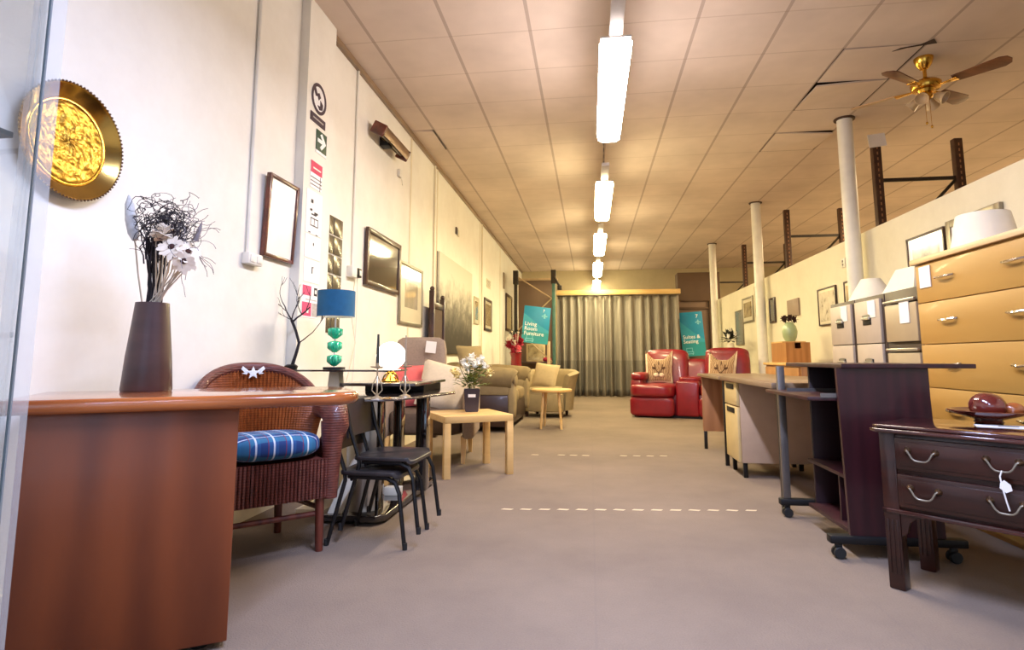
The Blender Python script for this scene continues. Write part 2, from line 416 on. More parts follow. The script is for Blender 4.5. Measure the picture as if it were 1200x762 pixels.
def tube(bm, pts, r, n=8, cap=True):
    pts = [Vector(p) for p in pts]
    rs = r if isinstance(r, (list, tuple)) else [r]*len(pts)
    t = BM(); rings = []
    prev = None
    for i, p in enumerate(pts):
        d = (pts[min(i+1, len(pts)-1)] - pts[max(i-1, 0)])
        if d.length < 1e-9: d = Vector((0,0,1))
        d.normalize()
        if prev is None:
            u = d.orthogonal().normalized()
        else:
            u = prev - d*prev.dot(d)
            u = u.normalized() if u.length > 1e-6 else d.orthogonal().normalized()
        prev = u; w = d.cross(u)
        rings.append([t.verts.new(p + (u*math.cos(2*PI*k/n) + w*math.sin(2*PI*k/n))*rs[i]) for k in range(n)])
    for a, b in zip(rings, rings[1:]):
        for k in range(n): t.faces.new((a[k], a[(k+1) % n], b[(k+1) % n], b[k]))
    if cap and n > 2:
        t.faces.new(list(reversed(rings[0]))); t.faces.new(rings[-1])
    put(bm, t)

def lathe(bm, prof, n=24, mx=None, sx=1.0, sy=1.0, closed=False):
    t = BM(); rings = []
    for r, z in prof:
        if r < 1e-6: rings.append([t.verts.new((0,0,z))])
        else: rings.append([t.verts.new((r*sx*math.cos(2*PI*k/n), r*sy*math.sin(2*PI*k/n), z)) for k in range(n)])
    for a, b in zip(rings, rings[1:]):
        if len(a) == 1 and len(b) == 1: continue
        for k in range(n):
            k2 = (k+1) % n
            if len(a) == 1: t.faces.new((a[0], b[k2], b[k]))
            elif len(b) == 1: t.faces.new((a[k], a[k2], b[0]))
            else: t.faces.new((a[k], a[k2], b[k2], b[k]))
    if prof[0] != prof[-1]:
        if len(rings[0]) > 1: t.faces.new(list(reversed(rings[0])))
        if len(rings[-1]) > 1: t.faces.new(rings[-1])
    else: bmesh.ops.remove_doubles(t, verts=t.verts, dist=1e-6)
    put(bm, t, mx)

def prism(bm, poly, z0, z1, bev=0.0, mx=None, seg=3):
    t = BM()
    a = [t.verts.new((x, y, z0)) for x, y in poly]; b = [t.verts.new((x, y, z1)) for x, y in poly]
    n = len(poly)
    t.faces.new(list(reversed(a))); t.faces.new(b)
    for k in range(n): t.faces.new((a[k], a[(k+1) % n], b[(k+1) % n], b[k]))
    bmesh.ops.recalc_face_normals(t, faces=list(t.faces))
    if bev:
        es = [e for e in t.edges if abs(e.verts[0].co.z - e.verts[1].co.z) < 1e-7]
        bmesh.ops.bevel(t, geom=es, offset=bev, segments=seg, profile=0.5, affect='EDGES')
    put(bm, t, mx)

def ball(bm, c, r, n=12, sc=(1,1,1), mx=None):
    t = BM(); bmesh.ops.create_uvsphere(t, u_segments=n, v_segments=max(6, n//2+2), radius=r)
    bmesh.ops.scale(t, vec=sc, verts=t.verts)
    put(bm, t, Matrix.Translation(c) @ (mx or Matrix()))

def pillow(bm, w, h, th, mx=None, n=14, ears=0.0, bow=0.05):
    """flat cushion in the local x-z plane (z up, thickness along y), base at z=0"""
    t = BM()
    def pt(i, j, s):
        u = -1+2*i/n; v = -1+2*j/n
        e = max(0.0, (1-abs(u)**2.6))*max(0.0, (1-abs(v)**2.6))
        x = w/2*u*(1 - bow*(1-abs(v))*abs(u)) ; z = h/2*v*(1 - bow*(1-abs(u))*abs(v)) + h/2
        if ears and v > 0.0: z += ears*h*v**3*max(0, (abs(u)-0.35)/0.65)**1.3*1.2
        return (x, s*th/2*e**0.5, z)
    F = [[t.verts.new(pt(i, j, -1)) for j in range(n+1)] for i in range(n+1)]
    B = [[F[i][j] if i in (0, n) or j in (0, n) else t.verts.new(pt(i, j, 1)) for j in range(n+1)] for i in range(n+1)]
    for i in range(n):
        for j in range(n):
            t.faces.new((F[i][j], F[i+1][j], F[i+1][j+1], F[i][j+1]))
            t.faces.new((B[i][j], B[i][j+1], B[i+1][j+1], B[i+1][j]))
    put(bm, t, mx)

def rrect(w, h, r, n=6, cx=0, cy=0):
    out = []
    for sx, sy, a0 in ((1,1,0),(-1,1,PI/2),(-1,-1,PI),(1,-1,1.5*PI)):
        for k in range(n+1):
            a = a0 + k*PI/2/n
            out.append((cx+sx*(w/2-r)+r*math.cos(a), cy+sy*(h/2-r)+r*math.sin(a)))
    return out

def obj(name, bm, m, parent=None, label=None, smooth=35, loc=None):
    bmesh.ops.recalc_face_normals(bm, faces=list(bm.faces))
    me = bpy.data.meshes.new(name); bm.to_mesh(me); bm.free()
    if smooth:
        for p in me.polygons: p.use_smooth = True
        try: me.set_sharp_from_angle(angle=R(smooth))
        except Exception: pass
    me.materials.append(M[m] if isinstance(m, str) else m)
    o = bpy.data.objects.new(name, me); COL.objects.link(o)
    if parent is not None: o.parent = parent
    if label: o['label'] = label
    if loc: o.location = loc
    return o

def tag(o, label, cat, group=None, kind=None):
    o['label'] = label; o['category'] = cat
    if group: o['group'] = group
    if kind: o['kind'] = kind
    return o

def thing(name, label, cat, loc=(0,0,0), rz=0, group=None, rx=0, ry=0):
    o = bpy.data.objects.new(name, None); COL.objects.link(o); o.empty_display_size = 0.1
    o.location = loc; o.rotation_euler = (rx, ry, rz)
    return tag(o, label, cat, group)

def struct(name, bm, m, parent=None):
    o = obj(name, bm, m, parent)
    if parent is None: o['kind'] = 'structure'
    return o

def dup(root, loc, rz, label, group=None):
    r = root.copy(); COL.objects.link(r); r.location = loc
    e = root.rotation_euler.copy(); e.z = rz; r.rotation_euler = e
    r['label'] = label
    if group: r['group'] = group
    for ch in list(root.children):
        c = ch.copy(); COL.objects.link(c); c.parent = r
        for g in list(ch.children):
            d = g.copy(); COL.objects.link(d); d.parent = c
    return r

def text_mesh(name, s, size, m, parent, mx, ext=0.002, align='LEFT', line=1.0, bold=0.0):
    cu = bpy.data.curves.new('txt', 'FONT'); cu.body = s; cu.size = size; cu.extrude = ext; cu.align_x = align
    cu.space_line = line; cu.offset = bold; cu.resolution_u = 3
    t = bpy.data.objects.new('txt', cu); COL.objects.link(t)
    bpy.context.view_layer.update()
    dg = bpy.context.evaluated_depsgraph_get()
    me = bpy.data.meshes.new_from_object(t.evaluated_get(dg))
    bpy.data.objects.remove(t); bpy.data.curves.remove(cu)
    me.transform(mx); me.name = name; me.materials.clear(); me.materials.append(M[m])
    o = bpy.data.objects.new(name, me); COL.objects.link(o); o.parent = parent
    return o

# text lying in x-z plane facing local -y
FACE = Matrix.Rotation(PI/2, 4, 'X')

# ------------------------------------------------------------------ the setting
XL, XP, XR, YF, YB = -1.9, 2.75, 6.8, -3.0, 16.2
bm = BM(); b2(bm, XL-.1, XR+.1, YF-.1, YB+.1, -0.1, 0.0); struct('floor', bm, 'carpet')
bm = BM()                                   # ceiling, one face per tile, tiles that have slipped are left out
missing = {(5,2), (5,4), (5,1), (-2,3)}
for i in range(-2, 13):
    for j in range(-13, 21):
        if (i, j) in missing: continue
        x0, x1 = GX0+GP*i, GX0+GP*(i+1); y0, y1 = GY0+GQ*j, GY0+GQ*(j+1)
        x0 = max(x0, XL); x1 = min(x1, XR); y0 = max(y0, YF); y1 = min(y1, YB)
        if x1 <= x0+1e-4 or y1 <= y0+1e-4: continue
        vs = [bm.verts.new(p) for p in ((x0,y0,HC),(x0,y1,HC),(x1,y1,HC),(x1,y0,HC))]
        bm.faces.new(vs)
bmesh.ops.remove_doubles(bm, verts=bm.verts, dist=1e-4)
o = struct('ceiling', bm, 'ceiling')
for p in o.data.polygons: p.use_smooth = False
bm = BM(); b2(bm, XL-.1, XR+.1, YF-.1, YB+.1, 3.75, 3.85); struct('ceiling', bm, 'void')
bm = BM(); b2(bm, XL-.1, XL, YF, YB, 0, 3.75); struct('wall_left', bm, 'wall')
bm = BM(); b2(bm, XL-.1, XR+.1, YB, YB+.1, 0, 3.75); struct('wall_back', bm, 'end_wall')
bm = BM(); b2(bm, XR, XR+.1, YF, YB, 0, 3.75); struct('wall_far_right', bm, 'wall')
bm = BM(); b2(bm, XP, XP+.09, YF, 13.4, 0, 2.14); struct('wall_right', bm, 'partition')
bm = BM()                                   # shop front behind the camera
b2(bm, XL-.1, -1.6, YF-.1, YF, 0, 3.75); b2(bm, 2.4, XR+.1, YF-.1, YF, 0, 3.75)
b2(bm, -1.6, 2.4, YF-.1, YF, 0, 0.5); b2(bm, -1.6, 2.4, YF-.1, YF, 2.6, 3.75)
struct('wall_front', bm, 'wall')
bm = BM(); b2(bm, -1.6, 2.4, YF-.06, YF-.05, 0.5, 2.6); w = struct('window_1', bm, 'win_glass')
bm = BM()
for x in (-1.57, 0.4, 2.37): b2(bm, x-.03, x+.03, YF-.1, YF, 0.5, 2.6)
for z in (0.53, 2.57): b2(bm, -1.6, 2.4, YF-.1, YF, z-.03, z+.03)
struct('window_frame', bm, 'white_gloss', w)
bm = BM(); b2(bm, XL, -1.838, 3.46, 3.86, 0, HC); struct('trim_1', bm, 'wall')         # pilaster on the left wall
bm = BM(); b2(bm, XL, -1.885, YF, 3.46, 0, 0.12); b2(bm, XL, -1.885, 3.86, YB, 0, 0.12); struct('baseboard_left', bm, 'cream_paint')
bm = BM(); b2(bm, XL, XL+.03, 3.86, YB, HC-.05, HC); struct('trim_2', bm, 'desk_top')     # brown batten along the ceiling edge
# vertical panel joints on the left wall
bm = BM()
for y in (5.9, 7.0, 9.9, 12.2): b2(bm, XL, XL+.006, y-.02, y+.02, 0.1, HC-.05)
struct('trim_3', bm, 'cream_paint')
# three round white columns in front of the partition
for k, y in enumerate((6.11, 9.37, 12.7)):
    bm = BM(); lathe(bm, [(0.072,0),(0.072,HC)], 24, Matrix.Translation((2.62,y,0)))
    o = struct('column', bm, 'white_gloss'); o['label'] = ('white round column nearest the camera', 'white round column behind the red sofa', 'white round column farthest from the camera')[k]
    bm = BM(); lathe(bm, [(0.074,HC-.016),(0.098,HC-.014),(0.098,HC-.001),(0.074,HC-.001)], 20, Matrix.Translation((2.62,y,0))); obj('collar', bm, 'rackmetal', o)

# slipped ceiling tiles
def slipped(i, j, dz, label):
    x0, x1 = GX0+GP*i+.012, GX0+GP*(i+1)-.012; y0, y1 = GY0+GQ*j+.004, GY0+GQ*(j+1)-.004
    if x0 < XL: x0 = XL+.005
    bm = BM(); q = ((x0,y0),(x1,y0),(x1,y1),(x0,y1))
    hexa(bm, [(p[0],p[1],HC-d) for p, d in zip(q, dz)] + [(p[0],p[1],HC-d+.015) for p, d in zip(q, dz)])
    tag(obj('ceiling_tile', bm, 'ceiling', smooth=0), label, 'ceiling tile', 'slipped ceiling tiles')
slipped(5, 2, (.034,.004,.0,.0), 'sagging ceiling tile with a dark wedge gap, between fan and strip lights')
slipped(5, 4, (.004,.036,.0,.0), 'sagging ceiling tile with a dark gap beside the nearest white column')
slipped(-2, 3, (.0,.02,.016,.0), 'slipped ceiling tile with a thin dark crack along the left wall')
slipped(5, 1, (.010,.0,.0,.0), 'lifted ceiling tile above the ceiling fan')
bm = BM(); prism(bm, [(2.655,4.585),(2.71,4.655),(2.52,4.70),(2.43,4.745),(2.47,4.70),(2.60,4.66)], HC-.006, HC-.002)
tag(obj('ceiling_hole', bm, 'void', smooth=0), 'dark torn hole in the ceiling tiles above the ceiling fan', 'hole')

# ------------------------------------------------------------------ strip lights
def strip_light(y0, mat, label):
    L = 1.47
    t = thing('strip_light', label, 'ceiling light', (0.185, y0, 0), 0, 'fluorescent strip lights down the middle of the ceiling')
    bm = BM(); prism(bm, [(-.06,2.825),(-.10,2.80),(-.09,2.745),(-.055,2.725),(.055,2.725),(.09,2.745),(.10,2.80),(.06,2.825)], 0, L, 0.0, Matrix(((1,0,0,0),(0,0,1,0),(0,1,0,0),(0,0,0,1)))); obj('diffuser', bm, mat, t)
    bm = BM(); b2(bm, -.095, .095, -.01, L+.01, 2.826, 2.84, .004); b2(bm, -.04, .04, -.5, L+.06, 2.838, 2.875, .004); obj('housing', bm, 'fixture', t)
    for y in (0.1, L-.1):
        bm = BM()
        for k in range(12):
            z = 2.875 + (k+.5)*(HC-2.875)/12
            box(bm, (0, y, z), (.012 if k % 2 else .004, .004 if k % 2 else .012, .042), 0.001)
        obj('chain', bm, 'grey_metal', t)
    return t
LN = ['nearest', 'second nearest', 'third nearest', 'fourth nearest', 'farthest']
for k, y in enumerate((3.40, 6.33, 9.05, 11.85, 14.6)):
    strip_light(y, 'tube_cool' if k == 0 else 'tube', f'lit fluorescent strip light hanging on chains, {LN[k]} of the row of five')

# ------------------------------------------------------------------ ceiling fan
t = thing('ceiling_fan', 'polished brass ceiling fan with brown blades and frosted lamp cups', 'ceiling fan', (2.74, 4.9, 0))
bm = BM(); lathe(bm, [(.012,3.22),(.03,3.225),(.055,3.26),(.068,HC-.02),(.07,HC-.001)], 24); obj('canopy', bm, 'brass', t)
bm = BM(); lathe(bm, [(.014,3.13),(.014,3.24)], 12); obj('downrod', bm, 'brass', t)
bm = BM(); lathe(bm, [(.0,3.02),(.05,3.022),(.06,3.045),(.098,3.05),(.108,3.07),(.108,3.095),(.09,3.115),(.05,3.125),(.02,3.15),(.0,3.152)], 28); obj('motor', bm, 'brass', t)
for k, a in enumerate((-50, 138, 216, 34)):
    bm = BM(); prism(bm, [(.19,-.045),(.50,-.066),(.545,-.045),(.56,0),(.545,.045),(.50,.066),(.19,.045)], 3.062, 3.070, 0.002, TR((0,0,0), R(a)) @ Matrix.Translation((0,0,3.066)) @ Matrix.Rotation(R(-13), 4, 'X') @ Matrix.Translation((0,0,-3.066)))
    bl = obj('blade', bm, 'fan_blade' if k in (0,2,3) else 'fan_cane', t)
    bm = BM(); prism(bm, [(.09,-.012),(.15,-.02),(.22,-.035),(.22,.035),(.15,.02),(.09,.012)], 3.052, 3.060, 0.002, TR((0,0,0), R(a))); obj('blade_arm', bm, 'brass', bl)
bm = BM(); lathe(bm, [(0,2.965),(.03,2.97),(.045,2.99),(.04,3.02),(.0,3.022)], 20); obj('light_hub', bm, 'brass', t)
for k in range(4):
    a = R(45+90*k); mx = TR((.055*math.cos(a), .055*math.sin(a), 2.985), a) @ Matrix.Rotation(R(125), 4, 'Y')
    bm = BM(); lathe(bm, [(.015,0),(.03,.02),(.04,.06),(.05,.085),(.047,.085),(.036,.058),(.0,.02)], 16, mx); obj('lamp_cup', bm, 'frost', t)
for x, l in ((-.015,.20),(.02,.23)):
    bm = BM(); tube(bm, [(x,0,2.97),(x,0,2.97-l)], .0018, 5); ball(bm, (x,0,2.965-l), .009, 8, (1,1,1.5)); obj('pull_chain', bm, 'brass', t)

# ------------------------------------------------------------------ glass display cabinet at the left edge
t = thing('glass_display_cabinet', 'glass display cabinet with thin glass shelves at the left edge of the picture', 'display cabinet', (-.81, .325, 0))
bm = BM(); b2(bm, -.22, .22, -.225, .225, 0, .08, .004); obj('plinth', bm, 'grey_metal', t)
bm = BM(); b2(bm, -.22, .22, -.225, .225, 1.8, 1.84, .004); obj('cabinet_top', bm, 'grey_metal', t)
bm = BM(); b2(bm, .214, .218, -.225, .203, .08, 1.8); obj('side_pane', bm, 'glass', t)
bm = BM(); b2(bm, -.218, -.214, -.225, .225, .08, 1.8); obj('side_pane', bm, 'glass', t)
bm = BM(); b2(bm, -.214, .198, .219, .223, .08, 1.8); obj('back_pane', bm, 'glass', t)
bm = BM(); b2(bm, -.214, .214, -.223, -.219, .08, 1.8); obj('door_pane', bm, 'glass', t)
bm = BM(); b2(bm, .199, .220, .205, .2255, .08, 1.8); obj('corner_strip', bm, 'glass_edge', t)
bm = BM()
for x, y in ((.1995,.2252),(.2198,.2048)): b2(bm, x-.0007, x+.0007, y-.0007, y+.0007, .08, 1.8)
obj('strip_edge', bm, 'glass_line', t)
for z in (.45, .905, 1.12, 1.45):
    bm = BM(); b2(bm, -.205, .192, -.2, .2, z-.003, z+.003); s_ = obj('shelf', bm, 'glass', t)
    bm = BM(); b2(bm, .192, .194, -.2, .2, z-.003, z+.003); b2(bm, -.205, .194, .2, .202, z-.003, z+.003); obj('shelf_edge', bm, 'glass_line', s_)

# ------------------------------------------------------------------ reddish oak table (left foreground)
ROT = math.atan2(.545, .84)
t = thing('wooden_table', 'polished reddish oak table with a solid panel base in the left foreground', 'table', (-1.61, 1.385, 0), ROT)
poly = [(0.0,0.0)]
for k in range(9): a = -PI/2 + k*PI/2/8; poly.append((1.005-.13+.13*math.cos(a), .13+.13*math.sin(a)))
for k in range(9): a = k*PI/2/8; poly.append((1.005-.12+.12*math.cos(a), .5-.12+.12*math.sin(a)))
poly.append((0.0,.5))
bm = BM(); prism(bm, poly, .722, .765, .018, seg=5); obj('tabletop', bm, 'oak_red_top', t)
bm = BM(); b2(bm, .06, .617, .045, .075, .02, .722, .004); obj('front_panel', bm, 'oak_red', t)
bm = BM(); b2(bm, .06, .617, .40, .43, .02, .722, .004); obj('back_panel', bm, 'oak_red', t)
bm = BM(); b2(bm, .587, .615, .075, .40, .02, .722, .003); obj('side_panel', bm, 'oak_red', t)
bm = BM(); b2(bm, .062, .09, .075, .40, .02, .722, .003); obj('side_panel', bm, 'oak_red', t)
for x in (.12, .54):
    for y in (.1, .38):
        bm = BM(); lathe(bm, [(.025,0),(.025,.02)], 12, Matrix.Translation((x,y,0))); obj('foot', bm, 'blackp', t)

# vase with curly twigs and dried flowers on it
VX, VY, VZ = -1.555, 1.885, .765
t = thing('flower_vase', 'tall dark brown tapered vase of dried twigs and cream flowers on the reddish table', 'vase', (VX, VY, VZ))
bm = BM(); lathe(bm, [(0,0),(.078,0),(.080,.006),(.072,.12),(.060,.24),(.0535,.312),(.050,.312),(.052,.26),(.0,.25)], 32); obj('vase_body', bm, 'vase_brown', t)
rnd = random.Random(5)
bm = BM()
for k in range(26):                         # dark bundle of stems
    a = rnd.uniform(0, 2*PI); r0 = rnd.uniform(0, .025); r1 = rnd.uniform(.005, .035)
    ox = -.012
    pts = [(r0*math.cos(a), r0*math.sin(a), .26)]
    for q in range(1, 6): pts.append(((r0+(r1-r0)*q/5)*math.cos(a)+ox*q/5+rnd.uniform(-.006,.006)+.01, (r0+(r1-r0)*q/5)*math.sin(a)+rnd.uniform(-.006,.006), .26+.058*q))
    tube(bm, pts, [.0035,.0035,.003,.003,.0028,.0022], 5)
obj('stem_bundle', bm, 'twig', t)
bm = BM()
for k in range(120):                         # curly tangle: arcs of many sizes inside an egg-shaped cloud
    a = rnd.uniform(0, 2*PI); u_ = rnd.random()**.6
    c = Vector((.03+.085*u_*math.cos(a), .07*u_*math.sin(a), .595+.085*u_*rnd.uniform(-1,1)))
    nrm = Vector((rnd.gauss(0,.7), rnd.gauss(0,1.0), rnd.gauss(0,.6))).normalized(); e1 = nrm.orthogonal().normalized(); e2 = nrm.cross(e1)
    r0 = rnd.uniform(.022,.062); a0 = rnd.uniform(0,2*PI); da = rnd.uniform(1.6,4.6); n = 14; pts = []
    for q in range(n+1):
        t_ = a0+da*q/n; rr_ = r0*(1+.5*q/n)
        pts.append(c + e1*rr_*math.cos(t_) + e2*rr_*.75*math.sin(t_) + Vector((.006*math.sin(q*1.3+k), .006*math.cos(q+k), .008*math.sin(q*.9+2*k))))
    tube(bm, pts, [.0017*(1-.55*q/n) for q in range(n+1)], 4)
for k in range(34):                          # short links down to the bundle
    p = Vector((rnd.uniform(-.03,.04), rnd.uniform(-.03,.03), rnd.uniform(.44,.5))); q = Vector((p.x*1.6+rnd.uniform(-.04,.05), rnd.uniform(-.05,.05), rnd.uniform(.55,.62)))
    m_ = (p+q)/2 + Vector((rnd.uniform(-.03,.03), rnd.uniform(-.02,.02), 0)); tube(bm, [p, (p+m_)/2+Vector((.006,0,0)), m_, (q+m_)/2-Vector((.006,0,0)), q], [.0026,.0024,.002,.0018,.0014], 4)
obj('curly_twigs', bm, 'twig', t)
bm = BM()
for k in range(28):
    p = Vector((.04, 0, .50)); hd = rnd.uniform(-.9,.9); pit = rnd.uniform(.1,1.2); pts = [p.copy()]
    for q in range(12):
        d = Vector((math.cos(hd)*math.cos(pit), math.sin(hd)*math.cos(pit)*.6, math.sin(pit))); p = p + d*.019
        hd += rnd.uniform(-.5,.5); pit += rnd.uniform(-.7,.5); pts.append(p.copy())
    tube(bm, pts, [.0012]*13, 3)
obj('wispy_twigs', bm, 'twig_grey', t)
bm = BM(); tube(bm, [(-.04,0,.30),(-.068,.0,.42),(-.092,0,.55)], .003, 5); obj('stem', bm, 'straw', t)
bm = BM(); tube(bm, [(-.09,0,.545),(-.098,0,.57),(-.112,0,.62),(-.124,0,.68),(-.130,0,.715)], [.010,.019,.020,.015,.003], 12); obj('pampas_head', bm, 'pampas', t)
def daisy(c, tilt, rz, s, par):
    mx = TR(c, rz) @ Matrix.Rotation(tilt, 4, 'X')
    bm = BM()
    for k in range(13):
        a = 2*PI*k/13; L = s*(.85+.3*rnd.random())
        pm = mx @ Matrix.Rotation(a, 4, 'Z') @ Matrix.Rotation(R(-8+16*rnd.random()), 4, 'Y')
        prism(bm, [(.008,-.003),(L*.5,-.011),(L*.9,-.007),(L,0),(L*.9,.007),(L*.5,.011),(.008,.003)], -.0008, .0008, 0, pm)
    fl = obj('daisy', bm, 'petal', par)
    bm = BM(); ball(bm, (0,0,.004), .012, 10, (1,1,.6), mx); obj('daisy_centre', bm, 'seedhead', fl)
for c, tl, rz, s in (((.105,-.06,.50), R(65), R(10), .048), ((.150,-.03,.485), R(70), R(55), .044), ((.148,-.05,.45), R(110), R(30), .042)):
    daisy(c, tl, rz, s, t)
    bm = BM(); tube(bm, [(.025,-.01,.30),((c[0]+.03)/2,c[1]/2,.40),(c[0],c[1]+.006,c[2]-.005)], .0028, 5); obj('stem', bm, 'straw', t)
bm = BM()
for k in range(40):
    a = rnd.uniform(0,2*PI); e = rnd.uniform(-.6,1.5); d = Vector((math.cos(a)*math.cos(e), math.sin(a)*math.cos(e), math.sin(e)))
    mx = TR((.062,-.05,.55)) @ d.to_track_quat('X','Z').to_matrix().to_4x4()
    prism(bm, [(0,-.004),(.03,-.013),(.042,0),(.03,.013),(0,.004)], -.001, .001, 0, mx)
obj('cream_rosette', bm, 'petal', t)
bm = BM()
for k in range(10): tube(bm, [(rnd.uniform(-.02,.03),rnd.uniform(-.02,.0),.29),(.02+.012*k,-.02,.42),(.02+.016*k,-.03,.53-.004*k)], .0022, 4)
obj('straw_stems', bm, 'straw', t)
bm = BM(); tube(bm, [(.165,-.02,.53),(.18,-.02,.575),(.187,-.02,.60)], [.011,.007,.001], 6); obj('seed_spike', bm, 'twig_grey', t)

# ------------------------------------------------------------------ wall pictures and signs
def wall_pic(name, label, cat, side, y0, y1, z0, z1, fw, fm, art, mount=None, mw=0.0, dep=.025, tilt=0.0, group=None, x=None):
    L = y1-y0; H = z1-z0
    X = (XL if side == 'L' else XP) if x is None else x
    t = thing(name, label, cat, (X + (.002 if side == 'L' else -.002), (y0+y1)/2, z0), PI/2 if side == 'L' else -PI/2, group, rx=tilt)
    bm = BM()
    for xx in (-L/2+fw/2, L/2-fw/2): box(bm, (xx, -dep/2, H/2), (fw, dep, H), .004)
    for zz in (fw/2, H-fw/2): box(bm, (0, -dep/2, zz), (L-2*fw, dep, fw), .004)
    obj('frame', bm, fm, t)
    if mount:
        bm = BM(); b2(bm, -L/2+fw, L/2-fw, -dep*.6, -.001, fw, H-fw); obj('mount', bm, mount, t)
        a = fw+mw
        bm = BM(); b2(bm, -L/2+a, L/2-a, -dep*.66, -dep*.55, a, H-a); obj('picture', bm, art, t)
    else:
        bm = BM(); b2(bm, -L/2+fw*.9, L/2-fw*.9, -dep*.6, -.001, fw*.9, H-fw*.9); obj('picture', bm, art, t)
    return t

# brass plate
t = thing('brass_plate', 'large round embossed brass plate hung on the left wall', 'wall plate', (XL+.004, 1.815, 1.668), 0, ry=PI/2)
bm = BM(); lathe(bm, [(0,.006),(.155,.006),(.158,.0085),(.166,.010),(.203,.036),(.213,.040),(.213,.034),(.165,.0),(0,0)], 56); obj('rim', bm, 'brass_rim', t)
bm = BM(); lathe(bm, [(.150,.0065),(.153,.011),(.159,.0115),(.163,.0095),(.150,.0065)], 56); obj('inner_ring', bm, 'brass', t)
bm = BM()
n = 26
t2 = BM(); rings = []
rr = random.Random(3)
for i in range(1, n+1):
    r = .150*i/n
    rings.append([t2.verts.new((r*math.cos(2*PI*k/72), r*math.sin(2*PI*k/72), .0075 + (.0045*abs(math.sin(r*150+3*math.sin(5*2*PI*k/72)))*abs(math.sin(7*2*PI*k/72+r*70)) + rr.uniform(0,.0015)) * (1 if i < n else 0))) for k in range(72)])
for a, b in zip(rings, rings[1:]):
    for k in range(72): t2.faces.new((a[k], a[(k+1) % 72], b[(k+1) % 72], b[k]))
t2.faces.new(rings[0])
put(bm, t2); obj('embossed_centre', bm, 'brass_relief', t, smooth=60)
bm = BM()
for k in range(90):
    a = 2*PI*k/90; ball(bm, (.2135*math.cos(a), .2135*math.sin(a), .0405), .0045, 6)
obj('beaded_edge', bm, 'tarnish', t)

# framed mirror beside the pilaster, its reflection painted as plain white (leans out)
wall_pic('framed_mirror', 'mirror painted with a white reflection in a red-brown wooden frame beside the pillar', 'picture', 'L', 3.10, 3.44, 1.475, 1.975, .022, 'redwood', 'framewhite', dep=.03, tilt=R(2.5))
# socket box and pipe
t = thing('socket_box', 'small white surface socket box under a vertical conduit on the left wall', 'socket', (XL, 3.0, 1.40), PI/2)
bm = BM(); b2(bm, -.07, .07, -.045, 0, 0, .065, .006); obj('box_body', bm, 'plastic_white', t)
bm = BM(); b2(bm, -.055, -.01, -.050, -.044, .012, .052, .002); b2(bm, .01, .055, -.050, -.044, .012, .052, .002); obj('switch_plate', bm, 'white_gloss', t)
bm = BM(); tube(bm, [(XL+.012,2.965,1.466),(XL+.012,2.965,HC-.01)], .011, 8)
tag(obj('conduit_pipe', bm, 'wall'), 'white conduit pipe rising from the socket box on the left wall', 'pipe')
bm = BM(); tube(bm, [(XL+.012,4.40,1.62),(XL+.012,4.40,HC-.03)], .010, 8)
tag(obj('conduit_pipe', bm, 'wall'), 'thin conduit pipe rising above the black and white switch box', 'pipe')
bm = BM(); tube(bm, [(XL+.012,6.84,1.66),(XL+.012,6.84,HC-.05)], .014, 8)
tag(obj('conduit_pipe', bm, 'cream_paint'), 'conduit pipe between the pale print and the big misty canvas', 'pipe')
bm = BM(); tube(bm, [(XL+.012,10.05,1.0),(XL+.012,10.05,HC-.05)], .014, 8)
tag(obj('conduit_pipe', bm, 'cream_paint'), 'conduit pipe on the left wall beyond the misty canvas', 'pipe')

PX = -1.838
def flat(name, label, cat, y0, y1, z0, z1, m, th=.003, x=PX, group=None):
    t = thing(name, label, cat, (x+.001, (y0+y1)/2, z0), PI/2, group)
    bm = BM(); b2(bm, -(y1-y0)/2, (y1-y0)/2, -th, 0, 0, z1-z0); obj('sheet', bm, m, t)
    return t
def mark(t, name, m, x0, x1, z0, z1, d=.0042):
    bm = BM(); b2(bm, x0, x1, -d, -.002, z0, z1); return obj(name, bm, m, t)

# round warning sign with bar
t = thing('round_sign', 'round dark purple and white sign with a bar below, top of the pillar', 'sign', (PX+.001, 3.62, 2.475), PI/2)
CY = Matrix.Translation((0,0,.185)) @ FACE
bm = BM(); lathe(bm, [(0,0),(.108,0),(.108,.003),(0,.003)], 36, CY); obj('disc', bm, 'paper_cool', t)
bm = BM(); lathe(bm, [(.085,.003),(.108,.003),(.108,.006),(.085,.006),(.085,.003)], 36, CY); obj('ring', bm, 'inkpurple', t)
bm = BM(); prism(bm, [(-.06,.075),(-.03,.03),(.0,.045),(.025,.02),(-.005,-.01),(-.02,.012),(-.05,.005),(-.075,.04)], .003, .005, 0, CY); prism(bm, [(.02,.0),(.06,-.02),(.055,-.06),(.01,-.075),(-.02,-.05),(.02,-.045)], .003, .005, 0, CY); obj('symbol', bm, 'inkpurple', t)
bm = BM(); b2(bm, -.108, .108, -.004, 0, .0, .062); obj('text_bar', bm, 'inkpurple', t)
mark(t, 'text_line', 'greyprint', -.075, .075, .026, .036, .006)
# running-direction arrow sign
t = thing('arrow_sign', 'dark green sign with a white arrow pointing right on the pillar', 'sign', (PX+.001, 3.682, 2.28), PI/2)
bm = BM(); b2(bm, -.078, .078, -.004, 0, .022, .165, .001); obj('sign_plate', bm, 'green_sign', t)
bm = BM(); prism(bm, [(-.058,.078),(.005,.078),(-.03,.118),(-.006,.138),(.062,.092),(-.006,.046),(-.03,.066),(.005,.106) if False else (.005,.106)][:0] or [(-.06,.08),(.008,.08),(-.025,.048),(.0,.034),(.064,.093),(.0,.152),(-.025,.138),(.008,.106),(-.06,.106)], .004, .0062, 0, FACE); obj('arrow', bm, 'signwhite', t)
bm = BM(); b2(bm, -.078, .078, -.004, 0, 0, .02); obj('lower_strip', bm, 'paper_cool', t)
